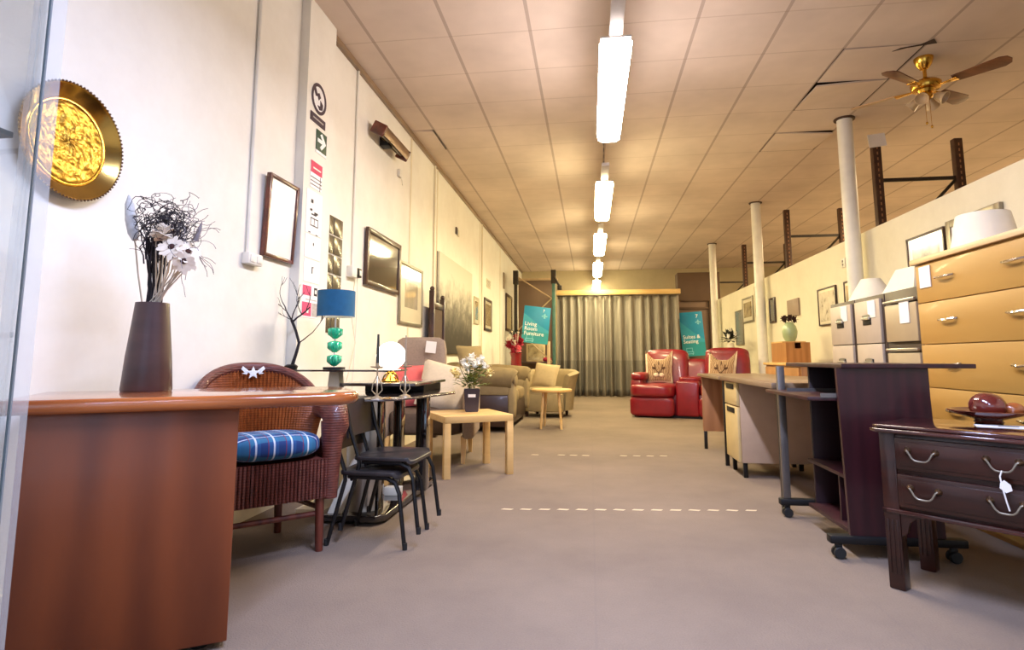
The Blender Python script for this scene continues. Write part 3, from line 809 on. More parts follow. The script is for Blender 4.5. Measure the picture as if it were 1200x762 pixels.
# pink notice, papers
t = flat('notice', 'pink-headed notice with ruled lines below the arrow sign', 'notice', 3.545, 3.71, 2.02, 2.205, 'paper_cool')
mark(t, 'pink_header', 'pinkred', -.082, .082, .105, .185); mark(t, 'header_line', 'paper', -.05, .06, .135, .145, .0052)
for z in (.02, .045, .07): mark(t, 'text_line', 'inkpurple', -.08, .08, z, z+.006)
mark(t, 'table_rule', 'inkpurple', .055, .061, 0, .1)
t = flat('map_notice', 'white sheet with a black sketched diagram, middle of the pillar', 'notice', 3.51, 3.73, 1.705, 2.0, 'paper_cool')
for a in ((-.05,-.02,.21,.235),(-.04,.03,.13,.14),(-.05,.06,.055,.062),(-.05,.06,.105,.112),(-.05,-.044,.055,.112),(.0,.006,.055,.112),(.054,.06,.055,.112),(-.06,-.03,.155,.17),(.0,.05,.14,.155),(-.07,-.045,.005,.012),(.03,.06,.0,.006)): mark(t, 'ink_stroke', 'ink', *a)
t = flat('plain_notice', 'white sheet bearing one small mark, just under the diagram sheet', 'notice', 3.51, 3.73, 1.54, 1.695, 'paper_cool'); mark(t, 'ink_stroke', 'ink', .0, .012, .09, .11)
t = flat('plain_notice', 'white sheet with a small curved mark, directly over the pink leaflet', 'notice', 3.51, 3.73, 1.38, 1.53, 'paper_cool'); mark(t, 'ink_stroke', 'ink', -.005, .007, .06, .10); mark(t, 'ink_stroke', 'ink', -.005, .02, .10, .106)
t = flat('leaflet', 'pink and grey leaflet with a white band low on the pillar', 'notice', 3.50, 3.72, 1.145, 1.36, 'paper_cool')
mark(t, 'pink_block', 'pink', -.105, .01, .145, .21); mark(t, 'pink_block', 'pink', -.105, .02, .01, .10); mark(t, 'grey_block', 'greyprint', .03, .105, .01, .10)
mark(t, 'dark_photo', 'ink', .05, .095, .15, .205); mark(t, 'pale_spot', 'paper', .06, .085, .165, .19, .0055); mark(t, 'white_heart', 'paper', -.045, -.02, .03, .055, .0055); mark(t, 'pale_text_line', 'greyprint', -.06, .09, .115, .122)

# mirror tiles
names = ['top', 'second', 'third', 'fourth', 'fifth', 'bottom']
for r_ in range(6):
    for c_ in range(2):
        y0 = 3.91 + c_*.157; z0 = 1.80 - r_*.147
        bm = BM(); b2(bm, XL+.001, XL+.007, y0, y0+.145, z0, z0+.137, .002)
        tag(obj('mirror_tile', bm, 'mirror'), f'square mirror tile, {names[r_]} row, {("left","right")[c_]} column, on the wall above the blue lamp', 'mirror', 'square mirror tiles on the left wall')

# infrared wall heater
t = thing('wall_heater', 'bronze infrared bar heater mounted high on the left wall', 'heater', (XL, 5.0, 2.84), PI/2)
mx = Matrix.Rotation(R(28), 4, 'X')
bm = BM(); prism(bm, [(-.05,.0),(-.05,.05),(-.03,.085),(.05,.085),(.065,.05),(.065,0),(.055,0),(.05,.05),(.03,.07),(-.02,.07),(-.04,.045),(-.04,0)], -.32, .32, 0, Matrix.Translation((0,-.10,.0)) @ mx @ Matrix(((0,0,1,0),(1,0,0,0),(0,1,0,0),(0,0,0,1)))); obj('reflector', bm, 'heaterbody', t)
for x in (-.33, .33):
    bm = BM(); box(bm, (x,-.10,.035), (.03,.13,.11), .01, rx=R(28)); obj('end_cap', bm, 'redwood', t)
bm = BM(); tube(bm, [(-.31,-.085,.02),(.31,-.085,.02)], .009, 8); obj('heating_tube', bm, 'silver', t)
bm = BM(); b2(bm, -.05, .05, -.09, 0, -.01, .09, .004); obj('wall_bracket', bm, 'blackp', t)
t = thing('heater_switch', 'small white pull switch under the wall heater', 'switch', (XL, 5.5, 2.70), PI/2)
bm = BM(); b2(bm, -.035, .035, -.03, 0, 0, .08, .005); obj('switch_body', bm, 'plastic_white', t)
bm = BM(); tube(bm, [(.0,-.028,.02),(.03,-.03,-.05),(.07,-.02,-.06),(.09,-.01,.0)], .004, 5); obj('cord', bm, 'plastic_white', t)
t = thing('switch_box', 'white switch box with a black plug on the left wall above the blue lamp', 'switch', (XL, 4.42, 1.52), PI/2)
bm = BM(); b2(bm, -.10, .0, -.05, 0, 0, .09, .006); obj('box_body', bm, 'plastic_white', t)
bm = BM(); b2(bm, .01, .075, -.055, 0, .01, .085, .004); obj('black_plug', bm, 'blackp', t)
bm = BM(); b2(bm, .035, .07, -.0565, -.05, .025, .07, .003); obj('plug_face', bm, 'plastic_white', t)
bm = BM(); tube(bm, [(XL+.03,4.47,1.53),(XL+.02,4.5,1.2),(XL+.03,4.46,.95),(XL+.04,4.40,.5),(XL+.05,4.38,.02)], .0045, 6)
tag(obj('power_cable', bm, 'plastic_white'), 'thin pale cable hanging from the black and white switch box', 'cable')
bm = BM(); tube(bm, [(XL+.03,4.43,1.53),(XL+.03,4.36,1.25),(XL+.05,4.42,1.0),(XL+.06,4.2,.6),(XL+.08,4.1,.02)], .004, 6)
tag(obj('power_cable', bm, 'cream_paint'), 'second pale cable looping behind the blue lamp', 'cable')

wall_pic('framed_picture', 'dark glazed picture in a black frame, catching the strip light, on the left wall', 'picture', 'L', 4.65, 5.52, 1.50, 2.0, .045, 'darkwood', 'darkpic', dep=.03, tilt=R(1.5))
wall_pic('framed_picture', 'tall pewter-framed print with a wide cream mount on the left wall', 'picture', 'L', 5.56, 6.36, 1.225, 1.865, .03, 'silverframe', 'pic_grey', 'mount', .15)
bm = BM(); b2(bm, -1.02, 1.02, -.04, 0, 0, 1.28, .004)
t = thing('canvas_print', 'very large canvas print of misty grey trees on the left wall', 'picture', (XL+.002, 8.03, .94), PI/2); obj('canvas', bm, 'canvas', t)
bm = BM(); b2(bm, -1.022, 1.022, -.012, 0, -.002, 1.282); obj('stretcher_edge', bm, 'darkwood', t)
wall_pic('framed_picture', 'small narrow pale framed print on the wall just beyond the misty canvas', 'picture', 'L', 9.36, 9.76, 1.45, 1.90, .02, 'paleframe', 'pic_sepia', 'mount', .05)
wall_pic('framed_picture', 'black framed sepia print on the left wall beyond the small pale print', 'picture', 'L', 10.3, 11.05, 1.38, 1.98, .05, 'darkwood', 'pic_sepia', 'mount', .05)
wall_pic('framed_picture', 'tall dark-framed picture on the left wall nearest the rack', 'picture', 'L', 13.0, 14.0, 1.50, 2.36, .06, 'darkwood', 'pic_sepia', dep=.03)
t = thing('wall_vent', 'small cream ventilation grille high on the left wall', 'vent', (XL, 10.75, 2.20), PI/2)
bm = BM(); b2(bm, -.2, .2, -.012, 0, 0, .16, .003); obj('vent_frame', bm, 'cream_paint', t)
bm = BM()
for k in range(6): b2(bm, -.17, .17, -.016, -.008, .02+k*.022, .03+k*.022)
obj('slat', bm, 'silverframe', t)
t = thing('small_wall_box', 'small dark brown box fixed high on the left wall above the canvas', 'wall box', (XL, 8.1, 2.66), PI/2)
bm = BM(); b2(bm, -.09, .0, -.02, 0, .0, .1, .004); obj('box_body', bm, 'darkwood', t)
bm = BM(); b2(bm, .01, .09, -.025, 0, -.01, .08, .004); obj('box_cover', bm, 'cream_paint', t)
bm = BM(); b2(bm, XL, XL+.02, 12.64, 12.78, 2.42, 2.78, .003)
tag(obj('wall_strip', bm, 'desk_top'), 'thin brown vertical strip high on the left wall near the rack', 'strip')

# ------------------------------------------------------------------ wicker chair with plaid cushion
FX, FY = .7071, -.7071
WROT = R(45)              # local -y = facing towards the table, local x = along it
t = thing('wicker_chair', 'brown wicker tub armchair with rolled arms behind the reddish table', 'armchair', (-1.565, 2.655, 0), WROT)
t.scale = (.86, .86, .97)
def shell(a0, a1, n, rin, prof, bm, ribs=True, th=.03):
    """curved wicker wall round the seat; prof(u)->(z0,z1,flare)"""
    t_ = BM(); A = []; B = []
    m = 10
    for i in range(n+1):
        u = i/n; a = a0+(a1-a0)*u; z0, z1, fl = prof(u)
        ra, rb = [], []
        for j in range(m+1):
            w = j/m; z = z0+(z1-z0)*w; r = rin + fl*w**1.5 + (.0085*math.cos(i*PI) if ribs else 0)
            ra.append(t_.verts.new((r*.98*math.cos(a), r*.92*math.sin(a), z)))
            rb.append(t_.verts.new(((r+th)*.98*math.cos(a), (r+th)*.92*math.sin(a), z)))
        A.append(ra); B.append(rb)
    for i in range(n):
        for j in range(m):
            t_.faces.new((A[i][j], A[i][j+1], A[i+1][j+1], A[i+1][j])); t_.faces.new((B[i][j], B[i+1][j], B[i+1][j+1], B[i][j+1]))
        t_.faces.new((A[i][m], B[i][m], B[i+1][m], A[i+1][m])); t_.faces.new((A[i][0], A[i+1][0], B[i+1][0], B[i][0]))
    for i in (0, n):
        for j in range(m): t_.faces.new((A[i][j], B[i][j], B[i][j+1], A[i][j+1]))
    put(bm, t_)
def hprof(u):
    k = abs(2*u-1)
    z1 = .62 + .235*(1-k**2.2)
    return (.40, z1, .055)
bm = BM(); shell(R(8), R(172), 84, .275, hprof, bm); obj('backrest', bm, 'wicker_or', t, smooth=50)
bm = BM()                                     # rolled top rim
pts = []
for i in range(49):
    u = i/48; a = R(0)+R(180)*u; z0, z1, fl = hprof(u); r = .275+fl+.015
    pts.append((r*.98*math.cos(a), r*.92*math.sin(a), z1+.005))
tube(bm, pts, .026, 10); obj('top_rim', bm, 'wicker', t)
for s in (-1, 1):
    bm = BM()                                 # arm: arched front with open side
    pts = [(s*.30,-.06,.42),(s*.325,-.20,.50),(s*.33,-.25,.585),(s*.325,-.23,.645),(s*.31,-.13,.675),(s*.315,-.01,.645)]
    tube(bm, pts, [.05,.06,.07,.075,.065,.045], 14); tube(bm, [(s*.30,-.25,.24),(s*.305,-.255,.42),(s*.31,-.25,.60)], [.045,.05,.065], 12)
    obj('arm', bm, 'wicker', t, smooth=60)
bm = BM()                                     # woven apron round the seat
pr = lambda u: (.24 + .03*math.sin(u*PI*2)**2, .43, .0)
shell(R(-185), R(185), 120, .285, pr, bm, True, .018); obj('apron', bm, 'wicker', t, smooth=50)
bm = BM(); b2(bm, -.27, .27, -.285, -.265, .245, .43, .004)
for k in range(28): tube(bm, [(-.265+.0196*k,-.288,.25),(-.265+.0196*k,-.288,.43)], .009, 6)
obj('front_apron', bm, 'wicker', t, smooth=60)
bm = BM(); lathe(bm, [(0,.405),(.27,.405),(.28,.43),(0,.43)], 32); b2(bm, -.26, .26, -.28, 0, .40, .43, .01); obj('seat', bm, 'wicker', t)
for x, y in ((-.25,-.25),(.25,-.25),(-.17,.22),(.17,.22)):
    bm = BM(); tube(bm, [(x*1.02,y*1.02,0),(x,y,.28),(x*.98,y*.98,.42)], [.021,.025,.025], 12); obj('leg', bm, 'walnut', t)
bm = BM()
for y, x in ((-.24,.24),(.21,.165)): tube(bm, [(-x,y,.17),(x,y,.17)], .013, 8)
for s in (-1,1): tube(bm, [(s*.245,-.24,.20),(s*.168,.21,.20)], .013, 8)
obj('stretcher', bm, 'walnut', t)
bm = BM(); puff(bm, (0,0,0), (.45,.47,.125), 3.2, 12, Matrix.Rotation(R(-3), 4, 'X'))
o = obj('seat_cushion', bm, 'plaid', None, smooth=60); o.location = (-1.565+FX*.06, 2.655+FY*.06, .475); o.rotation_euler = (0, 0, WROT)
tag(o, 'blue tartan plaid cushion lying on the wicker chair seat', 'cushion')
# white star on the chair back
t = thing('star_ornament', 'white star ornament stuck on top of the wicker chair back', 'ornament', (-1.565-FX*.225, 2.655-FY*.225, .785), WROT)
st = [((.034 if k % 2 == 0 else .015)*math.sin(k*PI/5), (.034 if k % 2 == 0 else .015)*math.cos(k*PI/5)) for k in range(10)]
bm = BM(); prism(bm, st, 0, .008, .001, Matrix.Translation((0,0,.02)) @ FACE); obj('star', bm, 'star', t)
for s in (-1, 1):
    bm = BM(); prism(bm, [(s*.02,.03),(s*.05,.055),(s*.058,.04),(s*.04,.022),(s*.055,.018),(s*.03,.012)], 0, .006, .001, FACE); obj('wing', bm, 'star', t)

# ------------------------------------------------------------------ two stacked small black chairs
def small_chair(loc, rz, label):
    t = thing('school_chair', label, 'chair', loc, rz, 'stack of two small black chairs')
    t.scale = (1, .88, 1)
    # local: faces -y
    bm = BM(); prism(bm, rrect(.34,.35,.05), .325, .345, .006); 
    for v in bm.verts:
        v.co.z += -.012*math.exp(-((v.co.x/.12)**2+(v.co.y/.13)**2)) + (-.014 if v.co.y < -.15 else 0)
    obj('seat', bm, 'chairseat', t)
    bm = BM()
    tb = BM(); F = []; n = 10
    for i in range(n+1):
        u = -1+2*i/n; x = .165*u; yy = .205+.02*(1-u*u)
        F.append([tb.verts.new((x, yy+dy+(z-.5)*.14, z)) for z, dy in ((.43,0),(.61,0),(.61,.012),(.43,.012))])
    for i in range(n):
        for k in range(4): tb.faces.new((F[i][k], F[i][(k+1)%4], F[i+1][(k+1)%4], F[i+1][k]))
    tb.faces.new(F[0]); tb.faces.new(list(reversed(F[n])))
    bmesh.ops.recalc_face_normals(tb, faces=list(tb.faces))
    put(bm, tb); obj('backrest', bm, 'chairseat', t)
    for s in (-1, 1):
        bm = BM(); tube(bm, [(s*.165,-.215,.0),(s*.158,-.175,.25),(s*.152,-.150,.295),(s*.15,-.10,.315),(s*.15,.12,.318)], .0115, 8); obj('leg', bm, 'blackm', t)
        bm = BM(); tube(bm, [(s*.165,.225,.0),(s*.155,.135,.30),(s*.152,.14,.34),(s*.153,.19,.46),(s*.153,.225,.585)], .0115, 8); obj('leg', bm, 'blackm', t)
        for x, y in ((s*.165,-.216),(s*.165,.226)):
            bm = BM(); tube(bm, [(x,y,0.0),(x,y,.03)], .0135, 8); obj('foot_cap', bm, 'rubber', t)
    bm = BM(); tube(bm, [(-.155,.10,.305),(.155,.10,.305)], .009, 6); obj('cross_bar', bm, 'blackm', t)
    return t
d = R(88)
small_chair((-1.05, 2.89, 0), d, 'small black metal-legged chair at the bottom of the stack of two')
small_chair((-1.05+.055, 2.89+.03, .064), d, 'small black chair with worn seat, on top of the other chair')

# ------------------------------------------------------------------ glass console behind, with blue lamp
t = thing('glass_console', 'console with a thin dark-edged glass top on a pale tapered pedestal behind the wicker chair', 'console table', (-1.52, 3.36, 0))
bm = BM(); b2(bm, -.36, .40, -.14, .14, .803, .813, .002); tp = obj('glass_top', bm, 'smoke_top', t)
bm = BM(); b2(bm, -.36, .40, -.144, -.14, .803, .813); obj('glass_edge', bm, 'blackedge', tp)
bm = BM(); frust(bm, (0,0,.03), (.16,.14), (.06,.06), .773); obj('pedestal', bm, 'lampwhite', t)
bm = BM(); b2(bm, -.16, .16, -.13, .13, 0, .03, .005); obj('pedestal_base', bm, 'lampwhite', t)
# blue lamp
t = thing('table_lamp', 'table lamp with a blue drum shade and green glass stem on the glass console', 'lamp', (-1.535, 3.36, .813))
bm = BM(); lathe(bm, [(0,0),(.065,0),(.065,.014),(0,.014)], 24); obj('base', bm, 'blackp', t)
bm = BM(); tube(bm, [(0,0,.012),(0,0,.31)], .006, 8); obj('stem', bm, 'silver', t)
for k in range(3):
    z = .058+k*.082; bm = BM()
    for q in range(14):
        a = q*2*PI/14+k; tube(bm, [(.008*math.cos(a),.008*math.sin(a),z-.034),(.036*math.cos(a),.036*math.sin(a),z-.008+.008*(q%2)),(.037*math.cos(a),.037*math.sin(a),z+.016),(.014*math.cos(a),.014*math.sin(a),z+.028)], [.006,.010,.010,.004], 6)
    obj('glass_cluster', bm, 'green_glass', t, smooth=60)
bm = BM(); lathe(bm, [(.112,.318),(.112,.475),(.110,.475),(.110,.318),(.112,.318)], 40); sh = obj('lamp_shade', bm, 'blue_shade', t)
bm = BM(); lathe(bm, [(.1095,.319),(.1095,.474),(.1085,.474),(.1085,.319),(.1095,.319)], 40); obj('shade_lining', bm, 'shade_in', sh)
bm = BM()
for k in range(3): tube(bm, [(0,0,.335),(.109*math.cos(k*2.094),.109*math.sin(k*2.094),.34)], .002, 5)
obj('shade_ring', bm, 'silver', sh)
# branch in a small pot at the wall end of the console
t = thing('dried_branch', 'bare black dried branch standing on the glass console by the wall', 'branch', (-1.80, 3.34, .813))
rb = random.Random(21)
bm = BM()
def grow(p, d, L, r, dep):
    pts = [p.copy()]; n = 4
    for i in range(n):
        d = (d + Vector((rb.uniform(-.28,.28), rb.uniform(-.2,.2), rb.uniform(-.1,.25)))).normalized(); p = p + d*(L/n); pts.append(p.copy())
    tube(bm, pts, [max(.0012, r*(1-.45*i/n)) for i in range(n+1)], 5)
    if dep > 0:
        for k in range(2 if dep > 1 else 3):
            q = pts[rb.choice((2,3,4))]; e = (d + Vector((rb.uniform(-1.0,1.0), rb.uniform(-.5,.5), rb.uniform(-.1,.6)))).normalized()
            grow(q, e, L*rb.uniform(.5,.8), r*.5, dep-1)
tube(bm, [(0,0,0),(.03,0,.10),(.045,0,.16),(.02,0,.235),(-.01,0,.30)], [.011,.010,.009,.0085,.009], 7)
grow(Vector((-.01,0,.30)), Vector((-.5,0,.8)), .13, .005, 2)
grow(Vector((0,0,.29)), Vector((.85,0,.6)), .14, .006, 2)
grow(Vector((.045,0,.16)), Vector((.8,0,.7)), .15, .004, 2)
grow(Vector((-.01,0,.30)), Vector((.1,0,1)), .15, .004, 2)
grow(Vector((-.01,0,.30)), Vector((-1,0,.2)), .09, .003, 1)
obj('branch', bm, 'twig', t, smooth=60)
bm = BM(); lathe(bm, [(0,0),(.035,0),(.04,.02),(.025,.03),(0,.03)], 16); obj('foot', bm, 'blackp', t)

# ------------------------------------------------------------------ black glass table with base
t = thing('glass_table', 'two-tier black glass table on black uprights and a black base slab', 'table', (0, 0, 0))
bm = BM(); prism(bm, [(-1.47,3.06),(-1.14,3.06),(-1.10,3.12),(-1.10,4.08),(-1.16,4.14),(-1.47,4.14)], .015, .05, .006); obj('base_slab', bm, 'blackglass', t)
for x, y, w_ in ((-1.20,3.24,.05),(-1.22,3.66,.05),(-1.08,3.72,.07)):
    bm = BM(); box(bm, (x,y,.355), (w_,.09,.61), .004); obj('upright', bm, 'blackglass', t)
bm = BM()
poly = [(-1.14,2.87),(-1.05,2.90),(-.98,3.0),(-.93,3.15),(-.86,3.42),(-.83,3.55),(-.92,3.9),(-.98,4.13),(-1.47,4.13),(-1.47,3.12),(-1.22,3.05)]
prism(bm, poly, .66, .67, .002); obj('lower_top', bm, 'smoke_top', t)
bm = BM(); b2(bm, -1.47, -1.02, 3.30, 4.05, .672, .715); b2(bm, -1.45, -1.04, 3.28, 4.0, .715, .722) if False else None
for y in (3.35, 3.68, 4.0): pass
bm.free(); bm = BM()
b2(bm, -1.44, -1.05, 3.62, 4.04, .67, .715, .003); obj('riser_box', bm, 'blackp', t)
bm = BM(); b2(bm, -1.50, -1.02, 3.34, 4.06, .715, .733, .003); obj('upper_top', bm, 'smoke_top', t)
bm = BM()                                     # curved silver support under the top
tb = BM(); F = []
for i in range(9):
    a = R(200)+R(110)*i/8; F.append([tb.verts.new((-1.27+.13*math.cos(a), 3.33+.20*math.sin(a), z)) for z in (.05,.66)])
for i in range(8): tb.faces.new((F[i][0],F[i+1][0],F[i+1][1],F[i][1]))
put(bm, tb); obj('silver_support', bm, 'silver', t)
for y in (3.09, 3.20):
    bm = BM(); hexa(bm, [(-1.42,y,.05),(-1.34,y,.05),(-1.34,y+.015,.05),(-1.42,y+.015,.05),(-1.28,y,.36),(-1.20,y,.36),(-1.20,y+.015,.36),(-1.28,y+.015,.36)]); obj('pale_brace', bm, 'lampwhite', t)
bm = BM(); b2(bm, 0, .10, 0, .06, 0, .05, .004)
o = tag(obj('small_box', bm, 'lampwhite', loc=(-1.26, 3.52, .05)), 'small white box lying on the base of the black glass table', 'box')

# candlesticks
def candlestick(loc, label, dark):
    t = thing('candlestick', label, 'candlestick', loc, 0, 'candlesticks on the black glass table')
    bm = BM(); lathe(bm, [(0,0),(.032,0),(.03,.008),(.010,.016),(.008,.03),(0,.03)], 20); obj('foot', bm, 'wire', t)
    bm = BM()
    for k in range(4):
        a = k*PI/2+.4; tube(bm, [(.005*math.cos(a),.005*math.sin(a),.02),(.026*math.cos(a),.026*math.sin(a),.045),(.022*math.cos(a),.022*math.sin(a),.075),(.004*math.cos(a),.004*math.sin(a),.115)], .0028, 5)
    tube(bm, [(0,0,.02),(0,0,.165)], .0045 if dark else .006, 8); obj('stem', bm, 'wire', t)
    bm = BM(); lathe(bm, [(0,.158),(.01,.16),(.036,.163),(.037,.168),(.010,.166),(.010,.185),(0,.185)], 24); obj('drip_dish', bm, 'wire', t)
    bm = BM(); tube(bm, [(0,0,.168),(0,0,.25),(0,0,.335)], [.0095,.008,.0055] if dark else [.005,.004,.003], 10); obj('candle', bm, 'candle_dark' if dark else 'candle_grey', t)
candlestick((-1.10, 2.93, .67), 'wire candlestick holding a dark tapered candle, left of the lit globe lamp', True)
candlestick((-1.005, 3.10, .67), 'slim candlestick with a thin grey taper in front of the lit globe lamp', False)
# lit globe lamp
t = thing('globe_lamp', 'lit white glass globe lamp on an ornate brass base', 'lamp', (-1.25, 3.56, .733))
bm = BM(); lathe(bm, [(0,0),(.055,0),(.057,.008),(.045,.018),(.028,.03),(.018,.05),(.026,.06),(.018,.07),(.03,.085),(.0,.087)], 24)
for k in range(5):
    a = k*2*PI/5; tube(bm, [(.052*math.cos(a),.052*math.sin(a),.006),(.04*math.cos(a),.04*math.sin(a),.04),(.018*math.cos(a),.018*math.sin(a),.06),(.036*math.cos(a),.036*math.sin(a),.085)], .005, 6)
obj('brass_base', bm, 'brass', t)
bm = BM(); ball(bm, (0,0,.162), .092, 32, (1,1,.95)); obj('glass_globe', bm, 'globe', t)

# ------------------------------------------------------------------ grey high-back chair and cushions
GR = R(20)
t = thing('high_back_chair', 'taupe upholstered high-back chair with pale wooden legs against the left wall', 'armchair', (-1.44, 5.21, 0), R(6))
bm = BM(); puff(bm, (-.15,.27,.66), (.48,.14,.84), 9, 10, Matrix.Rotation(R(-4), 4, 'X')); obj('backrest', bm, 'grey_fab', t)
bm = BM(); puff(bm, (0,-.03,.33), (.66,.62,.22), 6, 10); obj('seat', bm, 'grey_fab_dk', t)
for s in (-1, 1):
    bm = BM()
    prism(bm, [(-.31,.20),(-.36,.30),(-.355,.52),(-.31,.60),(-.2,.625),(.0,.63),(.25,.66),(.3,.6),(.28,.2)], s*.37-.05, s*.37+.05, .03, Matrix(((0,0,1,0),(1,0,0,0),(0,1,0,0),(0,0,0,1)))); obj('arm', bm, 'grey_fab', t)
for x, y, dy in ((-.33,-.27,-.05),(.33,-.27,-.05),(-.33,.25,.05),(.33,.25,.05)):
    bm = BM(); frust(bm, (0,0,0), (.03,.03), (.05,.05), .22, Matrix(((1,0,0,x),(0,1,-dy*4,y+dy),(0,0,1,0),(0,0,0,1)))); obj('leg', bm, 'pine', t)
bm = BM(); box(bm, (0,0,0), (.1,.002,.11), 0)
t = thing('price_tag', 'white paper price tag pinned to the top of the taupe high-back chair', 'price tag', (-1.50, 5.385, .985), R(6), ry=R(6)); obj('tag_paper', bm, 'paper', t)
bm = BM(); pillow(bm, .42, .40, .15, Matrix.Rotation(R(-18), 4, 'X') )
o = tag(obj('scatter_cushion', bm, 'pink_fab', smooth=60, loc=(-1.60, 5.20, .44)), 'coral pink cushion leaning on the taupe chair behind the globe lamp', 'cushion'); o.rotation_euler = (0,0,GR)
bm = BM(); pillow(bm, .46, .44, .16, Matrix.Rotation(R(-22), 4, 'X') @ Matrix.Rotation(R(14), 4, 'Y'))
o = tag(obj('scatter_cushion', bm, 'cream_fab', smooth=60, loc=(-1.33, 5.08, .43)), 'pale linen cushion leaning in the taupe chair beside the pink one', 'cushion'); o.rotation_euler = (0,0,GR)
# dark wooden cheval frame behind
t = thing('standing_frame', 'dark wooden standing frame with finial post between chair and misty canvas', 'frame', (-1.80, 6.72, 0), PI/2)
for x, h in ((-.24,1.66),(.24,1.60)):
    bm = BM(); b2(bm, x-.025, x+.025, -.03, .03, 0, h, .005); ball(bm, (x,0,h+.02), .03, 10); obj('post', bm, 'darkwood', t)
for z in (1.46, .35):
    bm = BM(); b2(bm, -.22, .22, -.02, .02, z, z+.07, .004); obj('rail', bm, 'darkwood', t)
bm = BM(); b2(bm, -.215, .215, -.006, .006, .42, 1.46); obj('panel', bm, 'grey_fab_dk', t)
for x in (-.24, .24):
    bm = BM(); b2(bm, x-.04, x+.04, -.08, .08, 0, .05, .01); obj('foot', bm, 'darkwood', t)

# ------------------------------------------------------------------ square birch side table + plant
a = math.atan2(.253, .426)
t = thing('side_table', 'square pale birch side table with thick legs', 'side table', (-.975, 4.63, 0), a)
bm = BM(); b2(bm, -.275, .275, -.275, .275, .40, .45, .003); obj('tabletop', bm, 'pine', t)
for sx in (-1,1):
    for sy in (-1,1):
        bm = BM(); b2(bm, sx*.25-.025, sx*.25+.025, sy*.25-.025, sy*.25+.025, 0, .40, .002); obj('leg', bm, 'pine', t)
t = thing('potted_plant', 'bouquet of white flowers and green leaves in a square dark pot on the birch table', 'potted plant', (-.965, 4.72, .45), R(12))
bm = BM(); frust(bm, (0,0,0), (.105,.105), (.13,.13), .185, bev=.005); obj('pot', bm, 'potblack', t)
bm = BM(); prism(bm, [(-.03,-.012),(.03,-.012),(.03,.012),(-.03,.012)], 0, .003, 0, Matrix.Translation((0,-.064,.13)) @ FACE @ Matrix.Rotation(R(3),4,'X')); obj('price_sticker', bm, 'paper', t)
rp = random.Random(8)
bm = BM()
for k in range(150):
    a_ = rp.uniform(0,2*PI); e = rp.uniform(.1,1.5); L = rp.uniform(.05,.2)
    base = Vector((0,0,.185)) + Vector((math.cos(a_)*math.cos(e)*.8, math.sin(a_)*math.cos(e)*.8, math.sin(e)))*L
    d = Vector((math.cos(a_), math.sin(a_), rp.uniform(-.3,.8))).normalized(); s_ = rp.uniform(.03,.06)
    prism(bm, [(0,-.003),(s_*.4,-.017),(s_,0),(s_*.4,.017),(0,.003)], -.0006, .0006, 0, TR(base) @ d.to_track_quat('X','Z').to_matrix().to_4x4())
obj('foliage', bm, 'leaf', t, smooth=0)
bm = BM()
for k in range(24):
    a_ = rp.uniform(0,2*PI); r_ = rp.uniform(.0,.13); tube(bm, [(.02*math.cos(a_),.02*math.sin(a_),.17),(r_*.5*math.cos(a_),r_*.5*math.sin(a_),.26),(r_*math.cos(a_),r_*math.sin(a_),.36)], .002, 4)
obj('flower_stems', bm, 'leaf', t)
def blooms(par, cs, r, m, name='flower', n=16, seed=1):
    rq = random.Random(seed)
    for c in cs:
        bm = BM()
        for k in range(n):
            d = Vector((rq.gauss(0,1), rq.gauss(0,1), rq.gauss(.3,1))).normalized()
            prism(bm, [(0,-r*.12),(r*.6,-r*.34),(r,0),(r*.6,r*.34),(0,r*.12)], -.0008, .0008, 0, TR(c) @ d.to_track_quat('X','Z').to_matrix().to_4x4())
        ball(bm, c, r*.45, 8); obj(name, bm, m, par, smooth=0)
blooms(t, [(-.02,.0,.42),(.05,.02,.40),(-.07,.02,.39),(.10,-.02,.36),(.02,-.05,.37),(-.04,-.06,.36),(.0,.06,.44),(.08,.06,.42),(-.1,.05,.37),(.04,-.02,.44)][:8], .044, 'bloom_white', 'flower', 22)
blooms(t, [(-.15,-.02,.32),(-.12,-.05,.29),(.14,-.04,.31)], .045, 'bloom_cream', 'flower', 20, 4)

# ------------------------------------------------------------------ olive sofa
t = thing('olive_sofa', 'olive suede sofa with scroll arms and dark leather base along the left wall', 'sofa', (-1.38, 7.85, 0), PI/2)
# local: faces -y -> world +X ; local x -> world Y ; near side = -x
bm = BM(); b2(bm, -.80, .80, -.42, .44, .06, .34, .03); obj('base', bm, 'brown_leather', t)
bm = BM()
for s in (-1, 1): puff(bm, (s*.33,-.08,.40), (.64,.72,.20), 5, 8)
obj('seat_cushion', bm, 'olive', t)
bm = BM(); puff(bm, (0,.35,.55), (1.5,.24,.56), 6, 10); obj('backrest', bm, 'olive', t)
for s in (-1, 1):
    bm = BM(); b2(bm, s*.76-.10, s*.76+.10, -.42, .42, .43, .60, .04); obj('arm_side', bm, 'olive_lt', t)
    bm = BM(); b2(bm, s*.76-.095, s*.76+.095, -.40, .42, .06, .44, .02); obj('side_panel', bm, 'brown_leather', t)
    bm = BM(); tube(bm, [(s*.78,-.46,.62),(s*.78,-.44,.63),(s*.78,0,.66),(s*.78,.38,.66)], [.11,.13,.135,.12], 20); obj('arm_roll', bm, 'olive', t)
    bm = BM(); puff(bm, (s*.76,-.43,.38), (.20,.10,.44), 4, 8); ball(bm, (s*.78,-.47,.62), .085, 14, (1,.35,1)); obj('arm_front', bm, 'olive_lt', t)
for s in (-1, 1):
    bm = BM(); puff(bm, (0,0,0), (.62,.22,.44), 3.2, 10); b_ = obj('back_cushion', bm, 'olive', t); b_.location = (s*.36,.17,.65); b_.rotation_euler = (R(-14), R(s*4), 0)
